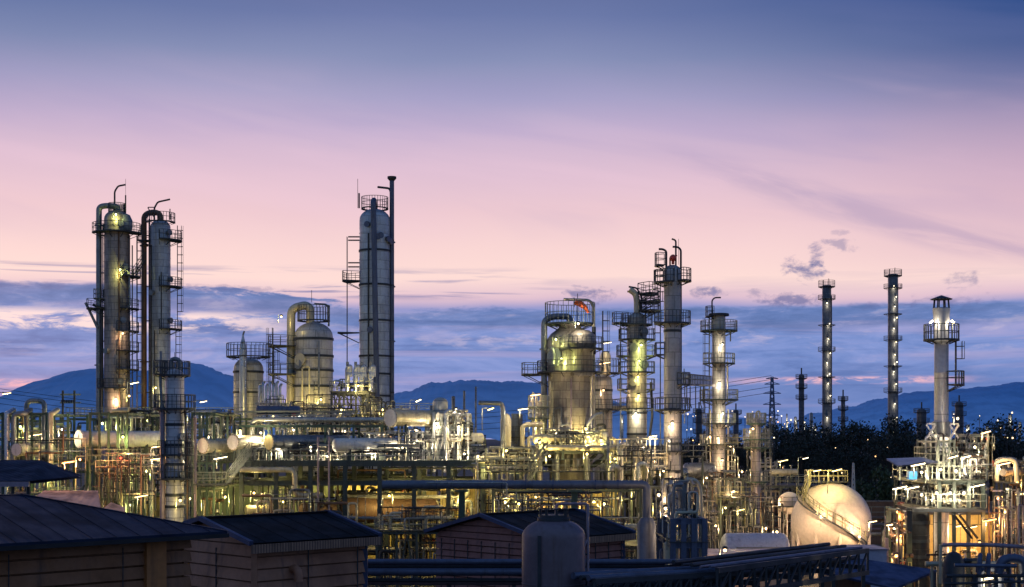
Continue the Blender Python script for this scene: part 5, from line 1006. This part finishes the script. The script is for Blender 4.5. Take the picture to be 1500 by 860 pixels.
for i,(a,b_) in enumerate(((1400,1430),(1408,1438))): MB().bar((X(a,112),112.5,zA-.4),(X(b_,112),113,Z(790,112)),.14).build('brace',M['dark'],r1)
t=thing('equipment_cabinet','blue painted cabinet on the upper heater deck','cabinet',(X(1337,Yr),Yr,zB)); MB().box(X(1331,Yr),X(1343,Yr),Yr-.1,Yr+.5,zB+.1,zB+.75).build('body',M['bluep'],t); MB().box(X(1330.5,Yr),X(1343.5,Yr),Yr-.14,Yr+.54,zB+.755,zB+.8).build('lid',M['dark'],t)

# ================================================================== loose tangles of finer pipework, each a thing of its own
def cluster(label,px0,px1,Y0,Y1,z0,z1,n,seed,**k):
    a=X(px0,Y0 if px0<750 else Y1); b=X(px1,Y1 if px1<750 else Y0); t=thing('pipe_cluster',label,'pipework',((a+b)/2,(Y0+Y1)/2,z0)); pipes(t,a,b,Y0,Y1,z0,z1,n,seed,**k)
    return t
fin=(.035,.05,.06,.08)
cluster('fine upright pipes and loops in front of the far left rack',4,128,132.5,134,2,Z(628,133),40,61,rr=fin,mats=['cream','pale','brown','dark','grey'])
cluster('fine pipework crossing in front of the big left drum rack',136,232,131.5,133.6,2,Z(655,132),46,62,rr=fin,mats=['cream','dark','brown','grey','pale'],kinds='rrhhum')
cluster('fine valves and risers along the front edge of the central deck',362,618,134.8,136,D+.1,D+1.9,60,63,rr=fin,mats=['pale','cream','dark','white','steel'])
cluster('fine pipes hanging below the central deck above the black shed roof',352,560,131,134,2,Z(715,132),44,64,rr=(.04,.06,.1,.14),mats=['dark','cream','steel','brown','grey'])
cluster('fine cream pipes between the bright frame and the zigzag stairs',690,790,131,135,4,Z(668,132),50,65,rr=fin,mats=['cream','pale','cream','dark'])
cluster('fine pipes on the round table about the largest vessel foot',788,892,139,143,Z(660,140),Z(628,140),34,66,rr=fin,mats=['cream','pale','grey','dark'],kinds='rruum')
cluster('fine pipes in front of the yellow racks below the duct',720,936,112,118,4,Z(722,114),64,67,rr=fin,mats=['cream','pale','grey','brown','dark'])
cluster('fine pipes between the slender grey column and the white lit column',990,1060,128,150,1,Z(712,135),60,68,rr=fin,mats=['cream','pale','grey','brown'],kinds='rrhuulm')
cluster('fine warm pipes between the white lit column and the slim pale column',1062,1150,140,158,1,Z(722,142),56,69,rr=fin,mats=['cream','pale','grey','brown'],kinds='rrhuulm')
cluster('fine pipes over the rear racks at the feet of the left towers',140,350,150,160,Z(640,150),Z(596,150),60,70,rr=fin,mats=['pale','grey','dark','cream'],kinds='rrhuum')
cluster('fine pipes over the rear racks at the feet of the central vessels',390,600,152,160,Z(630,152),Z(575,152),60,71,rr=fin,mats=['pale','grey','dark','cream'],kinds='rrruum')
cluster('fine bright pipes between the upper right drum and the white frame',560,640,136,141,D,Z(628,136),40,75,rr=fin,mats=['pale','cream','white','dark'])
cluster('fine pipes between the largest vessel foot and the slender grey column',884,984,134,142,Z(700,134),Z(640,134),56,76,rr=fin,mats=['pale','cream','grey','dark','cream'])
cluster('fine white pipes along the upper rack behind the long horizontal pipe',400,520,142,146,D+2.5,Z(592,142),44,77,rr=fin,mats=['pale','cream','white','grey'])
cluster('fine pipes standing between the fired heater and the tall pipe frame',1392,1456,113,119,zB,Z(668,113),40,78,rr=fin,mats=['pale','cream','white','brown'])
cluster('warm fine pipes in the glowing bay under the heater deck',1362,1455,121,127,.5,3.6,26,72,rr=fin,mats=['cream','brown','dark'],kinds='rhhum')
cluster('fine pipes in front of the right edge rack',1446,1512,108,115,.5,zB-.5,60,73,rr=fin,mats=['cream','brown','pale','mauve'],kinds='rrrhum')
cluster('fine pipes to the left of the sooty heater cylinder',1296,1328,112,120,.5,zA,30,74,rr=fin,mats=['brown','mauve','cream'])
for i,(lb,px0,px1,py,Y,dep) in enumerate([('narrow railed platform across the rack under the big left drum',140,236,692,132,1.6),('narrow railed platform low in front of the far left rack',-10,70,700,132,1.4),('narrow railed platform half way up behind the duct',720,900,690,131,1.4),('railed platform between the two right lit columns',1062,1100,655,160,2),('lower railed platform between the two right lit columns',1055,1102,728,156,2),('railed platform just right of the slender grey column',998,1034,668,142,2),('lower railed platform right of the slender grey column',1008,1046,720,146,2),('railed platform right of the slim pale column',1114,1176,742,166,2)]):
    a,b_=X(px0,Y),X(px1,Y); z=Z(py,Y); t=thing('access_platform',lb,'platform',((a+b_)/2,Y,0)); MB().box(a,b_,Y,Y+dep,z-.12,z).build('deck',M['floor'],t); railing(MB(),[(a,Y+.05,z),(b_,Y+.05,z)],sp=1.2).build('handrail',M['rail' if px0<1000 else 'yrail'],t)
    k=max(2,int((b_-a)/4)+1)
    for j in range(k): x=a+.2+(b_-a-.4)*j/(k-1); MB().bar((x,Y+dep*.5,0),(x,Y+dep*.5,z-.12),.18).build('post',M['steel'],t)
# ================================================================== pylons, wires, far plant
M['haze']=paint('haze_tinted_steel',(.11,.15,.26),.7,0,amt=.2)  # distance haze put into the base colour of the far pylon steel
def pylon(label,px,ytop,Y,w,arms,mt='haze',th=.25):
    t=thing('lattice_pylon',label,'pylon',(X(px,Y),Y,0)); x=X(px,Y); zt=Z(ytop,Y); wb=S(w/2,Y); mb=MB(); n=14
    P=lambda f,i:(x+(-1,1,1,-1)[i]*wb*(1-.8*f),Y+(-1,-1,1,1)[i]*wb*(1-.8*f),zt*f)
    for i in range(4): mb.bar(P(0,i),P(1,i),th)
    for k in range(n):
        for i in range(4): mb.bar(P(k/n,i),P((k+1)/n,(i+1)%4),th*.6); mb.bar(P(k/n,(i+1)%4),P((k+1)/n,i),th*.6)
    mb.build('lattice_tower',M[mt],t)
    for f,l in arms:
        L=S(l,Y); MB().bar((x-L,Y,zt*f),(x+L,Y,zt*f),th).bar((x-L,Y,zt*f),(x,Y,zt*f+L*.3),th*.6).bar((x+L,Y,zt*f),(x,Y,zt*f+L*.3),th*.6).build('cross_arm',M[mt],t)
    return t
pylon('large distant lattice pylon with stepped cross arms against the sky right of centre',1131,552,620,13,[(.98,9),(.92,11),(.82,13),(.70,13),(.58,11)],th=.38)
pylon('small white lattice mast in front of the dark trees, right above the large sphere',1250,678,190,8,[],'white',.09)
for j,(ya,yb) in enumerate(((566,556),(574,566),(582,574),(560,549))):
    Y=640; pts=[]
    for i in range(25): f=i/24; pts.append((X(-60+1190*f,Y+j*3),Y+j*3,Z(ya+(yb-ya)*f,Y)-18*math.sin(pi*f)))
    tag(MB().sweep(pts,.10,4).build('power_line',M['dark'],None,loc=pts[0]),'thin power line sagging across the hills behind the plant','wire','power lines over the hills')
t=thing('utility_pole','twin pole with cross arms and insulators above the left rack','pole',(X(108,150),150,0)); 
for px in (92,109): MB().cyl((X(px,150),150,0),(X(px,150),150,Z(572,150)),.12,8).build('pole',M['dark'],t)
for py in (578,590): MB().bar((X(88,150),150,Z(py,150)),(X(118,150),150,Z(py,150)),.16).build('cross_arm',M['rail'],t)
mb=MB()
for i in range(6): mb.cyl((X(91+i*3.5,150),150,Z(590,150)),(X(91+i*3.5,150),150,Z(586,150)),.12,6)
mb.build('insulators',M['dark'],t)
rnd=random.Random(42)
for i in range(30):
    px=rnd.choice([rnd.uniform(1000,1170),rnd.uniform(1150,1210),rnd.uniform(1395,1500)]) if i<26 else 890+rnd.uniform(0,40); Y=rnd.uniform(480,560); h=rnd.uniform(604,624); w=rnd.uniform(2,6)
    t=thing('distant_vessel','small lamp lit vessel of the far plant above the tree line','vessel',(X(px,Y),Y,0),'small vessels of the far plant'); r=S(w/2,Y); zt=Z(h,Y)
    MB().lathe([(r,0),(r,zt-r),(r*.7,zt-r*.3),(.01,zt)],12,(X(px,Y),Y,0)).build('shell',M['grey'],t); MB().lathe([(r,zt*.86),(r*1.6,zt*.86),(r*1.6,zt*.87),(r,zt*.87)],12,(X(px,Y),Y,0)).build('platform',M['dark'],t)
    if i%3==0: MB().box(X(px,Y)-r*3,X(px,Y)+r*3,Y+2,Y+6,0,zt*rnd.uniform(.55,.8)).build('pipe_block',M['dark'],t)
    if i%2==0: light(t,(X(px,Y)-r*.6,Y-r*1.3-.8,zt*.9),'N',350)
for i in range(44):
    px=rnd.choice([rnd.uniform(985,1200),rnd.uniform(1000,1180),rnd.uniform(1320,1500)]); Y=rnd.uniform(470,520); py=rnd.uniform(602,632)
    t=thing('distant_lamp','pinpoint warm lamp of the far plant over the trees','lamp',(X(px,Y),Y,Z(py,Y)-6),'pinpoint lamps of the far plant'); c=rnd.choice('NNWNYO')
    MB().bar((X(px,Y),Y,Z(py,Y)-6),(X(px,Y),Y,Z(py,Y)),.15).build('pole',M['dark'],t); MB().ball((X(px,Y),Y-.2,Z(py,Y)),rnd.choice((.14,.2,.28)),6,4).build('bulb',G[c][1],t)
for i in range(22):
    px=rnd.uniform(1010,1500); Y=rnd.uniform(255,290); py=rnd.uniform(640,700)
    t=thing('distant_lamp','tiny lamp glinting through the dark trees','lamp',(X(px,Y),Y,0),'tiny lamps among the dark trees'); c=rnd.choice('NWWO')
    MB().cyl((X(px,Y),Y,0),(X(px,Y),Y,Z(py,Y)),.06,5).build('pole',M['dark'],t); MB().ball((X(px,Y),Y-.2,Z(py,Y)),rnd.choice((.09,.12,.17)),6,4).build('bulb',G[c][1],t)
# ================================================================== lit lamps
def onc(C,dx,py,dy,col,p,lb,g=None): return C.lamp(dx,py,dy,col,p,lb,g)
for py,dx in ((318,6),(398,12),(490,16),(585,6)): onc(T1,dx,py,-(T1.r+.7),'G' if py<420 else 'W',190 if py<585 else 420,{318:'lamp under the top gallery of the leftmost brown tower',398:'lamp half way up the leftmost brown tower near the walkway',490:'lamp on the right side balcony of the leftmost brown tower',585:'lamp at the foot gallery of the leftmost brown tower'}[py])
for py in (507,530,553,580): onc(T8,rnd.uniform(-3,4),py,-(T8.r+.8),'Y' if py>540 else 'G',170,'small yellow green lamp lighting a band of the many balconied column','lamps up the many balconied column')
onc(T8,-4,606,-(T8.r+.8),'N',330,'bright white lamp under the lowest ring of the many balconied column')
for py,dx in ((500,2),(556,-2),(600,3),(636,-4),(668,2),(702,-2),(750,3)): onc(T10,dx,py+6,-(T10.r+.9),'W' if py>600 else 'N',230,'glaring lamp on the balconies of the short white lit column','lamps up the short white lit column')
for py,dx in ((620,-3),(705,4)): onc(T9,dx,py,-(T9.r+.8),'W',200,'warm lamp on the slender grey column, '+('upper one' if py==620 else 'lower one near its foot'))
onc(T7,-22,500,-(T7.r+.6),'G',90,'green tinted lamp on the bulging head of the largest vessel, left one'); onc(T7,-14,528,-(T7.r+.7),'G',150,'green tinted lamp below the bulging head of the largest vessel'); onc(T7,10,478,-(T7.r+1.2),'N',260,'white lamp on the top gallery of the largest vessel'); onc(T7,20,628,-(T7.r+1.2),'Y',480,'strong yellow lamp at the foot of the largest vessel'); onc(T7,-20,634,-(T7.r+1.0),'N',350,'white lamp on the round table left of the vessel foot')
L=[ # kind,px,py,Y,col,power,label
('post',10,577,150,'W',180,'tilted tube lamp on a pole above the left edge of the plant'),('bulb',91,629,134,'N',300,'white lamp on a yellow green post in the left rack'),('bulb',117,673,127,'O',1100,'bright orange lamp low in the left rack'),('tube',100,678,127,'O',800,'orange tube lamp beside the bright orange one'),('bulb',177,671,131,'R',60,'red orange lamp under the big left drum'),
('tube',53,638,138,'W',120,'tilted tube lamp in the left edge rack'),('tube',228,673,131,'W',260,'tilted tube lamp just left of the slim dark column'),('tube',207,728,130,'W',200,'low tube lamp left of the foot of the slim dark column'),('tube',230,655,133,'W',160,'upper tube lamp left of the slim dark column'),('bulb',278,730,128,'Y',260,'low lamp right of the foot of the slim dark column'),
('bulb',264,733,118.8,'Y',300,'lamp shining on the foot of the slim dark column'),('bulb',189,580,178,'Y',330,'tall lamp glaring behind the foot of the leftmost brown tower'),('post',197,562,172,'N',160,'pole lamp between the feet of the two left towers'),('bulb',228,568,184,'Y',320,'lamp at the foot of the bluish left tower'),('tube',323,672,131,'N',260,'white tube lamp above the small stair'),
('bulb',352,631,134,'Y',260,'yellow lamp on the white riser'),('post',613,588,150,'N',130,'pole lamp right of the tallest column on the blue hills'),('post',298,589,150,'N',70,'dim pole lamp right of the slim dark column'),('bulb',412,464,162,'Y',110,'yellow lamp beside the hooped vessel'),('post',719,600,145,'Y',150,'yellow green lamp in front of the hills right of the white frame'),
('tube',766,600,142,'N',170,'tube lamp left of the largest vessel base'),('tube',784,579,143,'W',160,'lamp on the small pipe cluster left of the largest vessel'),('bulb',742,660,136,'Y',420,'yellow lamp at the foot of the thick grey bent pipe'),('post',890,503,164,'N',90,'pole lamp above the cream side column'),('tube',886,533,163,'W',150,'lamp on the head of the cream side column'),('bulb',884,572,160,'W',260,'lamp lighting the cream side column'),
('tube',956,640,138,'N',260,'tube lamp between the two tall right columns'),('bulb',958,676,136,'W',240,'round lamp left of the slender grey column foot'),('bulb',972,690,136,'W',180,'post lamp right before the slender grey column foot'),('bulb',1087,691,150,'W',300,'round lamp on a post left of the slim pale column'),('tube',1147,676,168,'Y',200,'tilted tube lamp right of the slim pale column'),('post',1180,672,168,'N',60,'street lamp on the railed deck near the small sphere'),
('post',1197,690,136.5,'Y',300,'left of the two post lamps above the large sphere'),('post',1226,690,136.5,'Y',300,'right of the two post lamps above the large sphere'),
('tube',1278,765,133,'W',700,'tube lamp between the large sphere and the heater'),('tube',1308,769,112,'W',180,'lamp left of the sooty heater cylinder'),('bulb',1313,814,104,'O',220,'lowest lamp by the sooty heater cylinder'),
('tube',1345,682,112.5,'N',190,'tube lamp under the pale canopy of the heater'),('tube',1318,716,112.5,'N',200,'tube lamp at the left end of the heater lower deck'),('tube',1336,716,112.5,'N',150,'second tube lamp from the left on the heater lower deck'),('tube',1396,671,113,'N',230,'tube lamp left over the heater upper deck'),('tube',1415,671,113,'N',230,'tube lamp right over the heater upper deck'),
('tube',1432,713,113,'N',160,'tube lamp at the right end of the heater lower deck'),('bulb',1403,613,120,'N',200,'bright lamp right of the chimney foot'),('tube',1444,635,117,'W',190,'tube lamp on top of the frame right of the chimney'),('tube',1470,681,114.5,'W',240,'tube lamp under the right edge shelter'),('tube',1497,724,113,'Y',170,'yellow tube lamp at the right edge'),
('tube',1378,774,125.5,'W',280,'left tube lamp in the glowing bay under the heater'),('tube',1403,772,125.5,'W',330,'middle tube lamp in the glowing bay under the heater'),('tube',1422,774,125.5,'W',330,'right tube lamp in the glowing bay under the heater'),('tube',1450,763,113,'O',360,'tube lamp at the right side of the glowing bay'),('tube',1382,825,106,'Y',260,'low tube lamp behind the ribbed canopy'),('tube',1452,848,63,'N',50,'lowest tube lamp under the bottom right pipes'),
('tube',1085,748,150,'Y',280,'yellow tube lamp at the foot of the white lit column'),('bulb',1063,744,152,'Y',330,'round yellow lamp at the foot of the white lit column'),('bulb',1122,774,133,'W',600,'orange lamp by the foot of the slim pale column'),('bulb',1138,779,131,'W',750,'second orange lamp by the foot of the slim pale column'),
('bulb',1471,640,350,'O',0,'orange lamp far off beyond the right racks'),('bulb',1338,640,350,'W',0,'warm lamp far off left of the chimney')]
for k,px,py,Y,cl,p,lb in L: lamp(k,px,py,Y,cl,p,lb)
# sphere face lamps
for az_,el_,lb in ((247,8,'lamp on the stairs in the middle of the large sphere'),(287,-12,'lamp on the stairs at the lower right of the large sphere')):
    a=R_(az_); e_=R_(el_); rr=rs+1.5; p=Vector((xs+rr*math.cos(e_)*math.cos(a),Ys+rr*math.cos(e_)*math.sin(a),zs+rr*math.sin(e_)))
    t=thing('bulkhead_lamp',lb,'lamp',p-Vector((0,0,.9))); MB().cyl(p-Vector((0,0,.9)),p,.03,6).build('pole',M['yrail'],t); MB().ball(p,.12,8,6).build('bulb',G['Y'][1],t); light(t,p+Vector((0,-.05,.3)),'W',260)
# area lamps hidden among the pipes, one group per place
Zn=[('lamps among the pipes under the central deck','small yellow lamp among the pipes under the central deck','Y',[(330,728,133.5,300),(372,722,138,420),(383,724,146,420),(300,735,140,350),(415,735,150,420),(440,728,150,420),(463,725,150,380),(500,730,151,420),(528,722,151,450),(550,725,151,450),(570,726,138,500),(600,735,148,400),(620,745,145,300)]),
 ('lamps among the drums on the central deck','small white lamp among the drums on the central deck','N',[(305,640,138,300),(328,622,145,300),(382,634,135,330),(410,660,135,240),(430,630,143,330),(455,655,135,260),(480,668,135,260),(505,632,145,330),(545,662,135.5,260),(560,640,147,300),(590,655,136,380),(607,650,140,330),(610,630,148,330)]),
 ('lamps behind the feet of the central vessels','yellow lamp behind the feet of the central vessels','Y',[(385,585,168,360),(400,610,160,330),(430,592,160,420),(470,585,160,500),(500,600,154,330),(525,565,155,420),(540,590,162,380),(560,600,160,300),(270,610,160,260)]),
 ('lamps in the racks at the far left','pale lamp in the racks at the far left','G',[(30,625,141,300),(55,660,143,260),(12,690,134,200),(75,700,132,220),(150,620,140,300),(180,640,133,200),(200,612,150,300),(160,700,140,260),(215,690,136,260),(190,740,132,200)]),
 ('lamps inside the bright white frame','white lamp inside the bright white frame','N',[(640,620,139,170),(655,650,142,200),(672,625,139,150),(680,665,139,160),(648,675,139,150),(700,668,140,200),(668,600,144,120)]),
 ('lamps in the yellow lit racks below the duct','yellow lamp in the racks below the blue grey duct','Y',[(655,725,138,480),(676,728,138,420),(740,735,126,320),(760,738,120,260),(785,728,126,300),(815,730,126,300),(870,735,126,380),(885,738,120,260),(905,730,126,300),(930,720,130,260),(950,740,105,160),(985,785,89,90)]),
 ('lamps round the foot of the largest vessel','bright lamp in the pipework round the foot of the largest vessel','Y',[(715,685,134,380),(755,690,136,420),(790,648,139,420),(805,668,137,350),(880,645,139,420),(860,665,138,350),(900,672,140,330),(780,620,146,330),(862,640,139,300)]),
 ('lamps in the racks at the right columns','warm lamp in the racks between the right hand columns','W',[(965,725,95,100),(975,745,92,100),(1010,740,98,110),(1035,700,160,300),(1048,770,154,300),(1075,720,156,300),(1095,740,168,300),(1130,735,168,260),(1095,690,168,260),(1040,640,163,240),(1070,655,163,240),(1103,628,157,150),(1160,765,165,260),(1005,770,100,90),(1060,790,140,200)]),
 ('lamps on the decks of the fired heater','white lamp on the decks of the fired heater','N',[(1350,725,115,170),(1372,722,113,220),(1392,722,113,220),(1412,722,113,220),(1385,735,119,200),(1425,735,118,180),(1350,692,115,160),(1378,688,115,220),(1400,690,115,220),(1420,682,117,150),(1365,634,119,30),(1398,634,119,30),(1428,655,118,120)]),
 ('lamps in the racks at the right edge','orange lamp in the racks at the right edge','O',[(1462,730,115,300),(1478,745,115,330),(1490,705,118,260),(1460,770,118,300),(1485,780,118,300),(1320,785,110,160),(1395,800,125,260),(1435,795,125,260),(1315,750,110,130)])]
for g,lb,cl,pts in Zn:
    for i,(px,py,Y,p) in enumerate(pts): lamp('bulb',px,py,Y,cl,p,lb,g,pole=.9,side=1 if i%2 else -1)
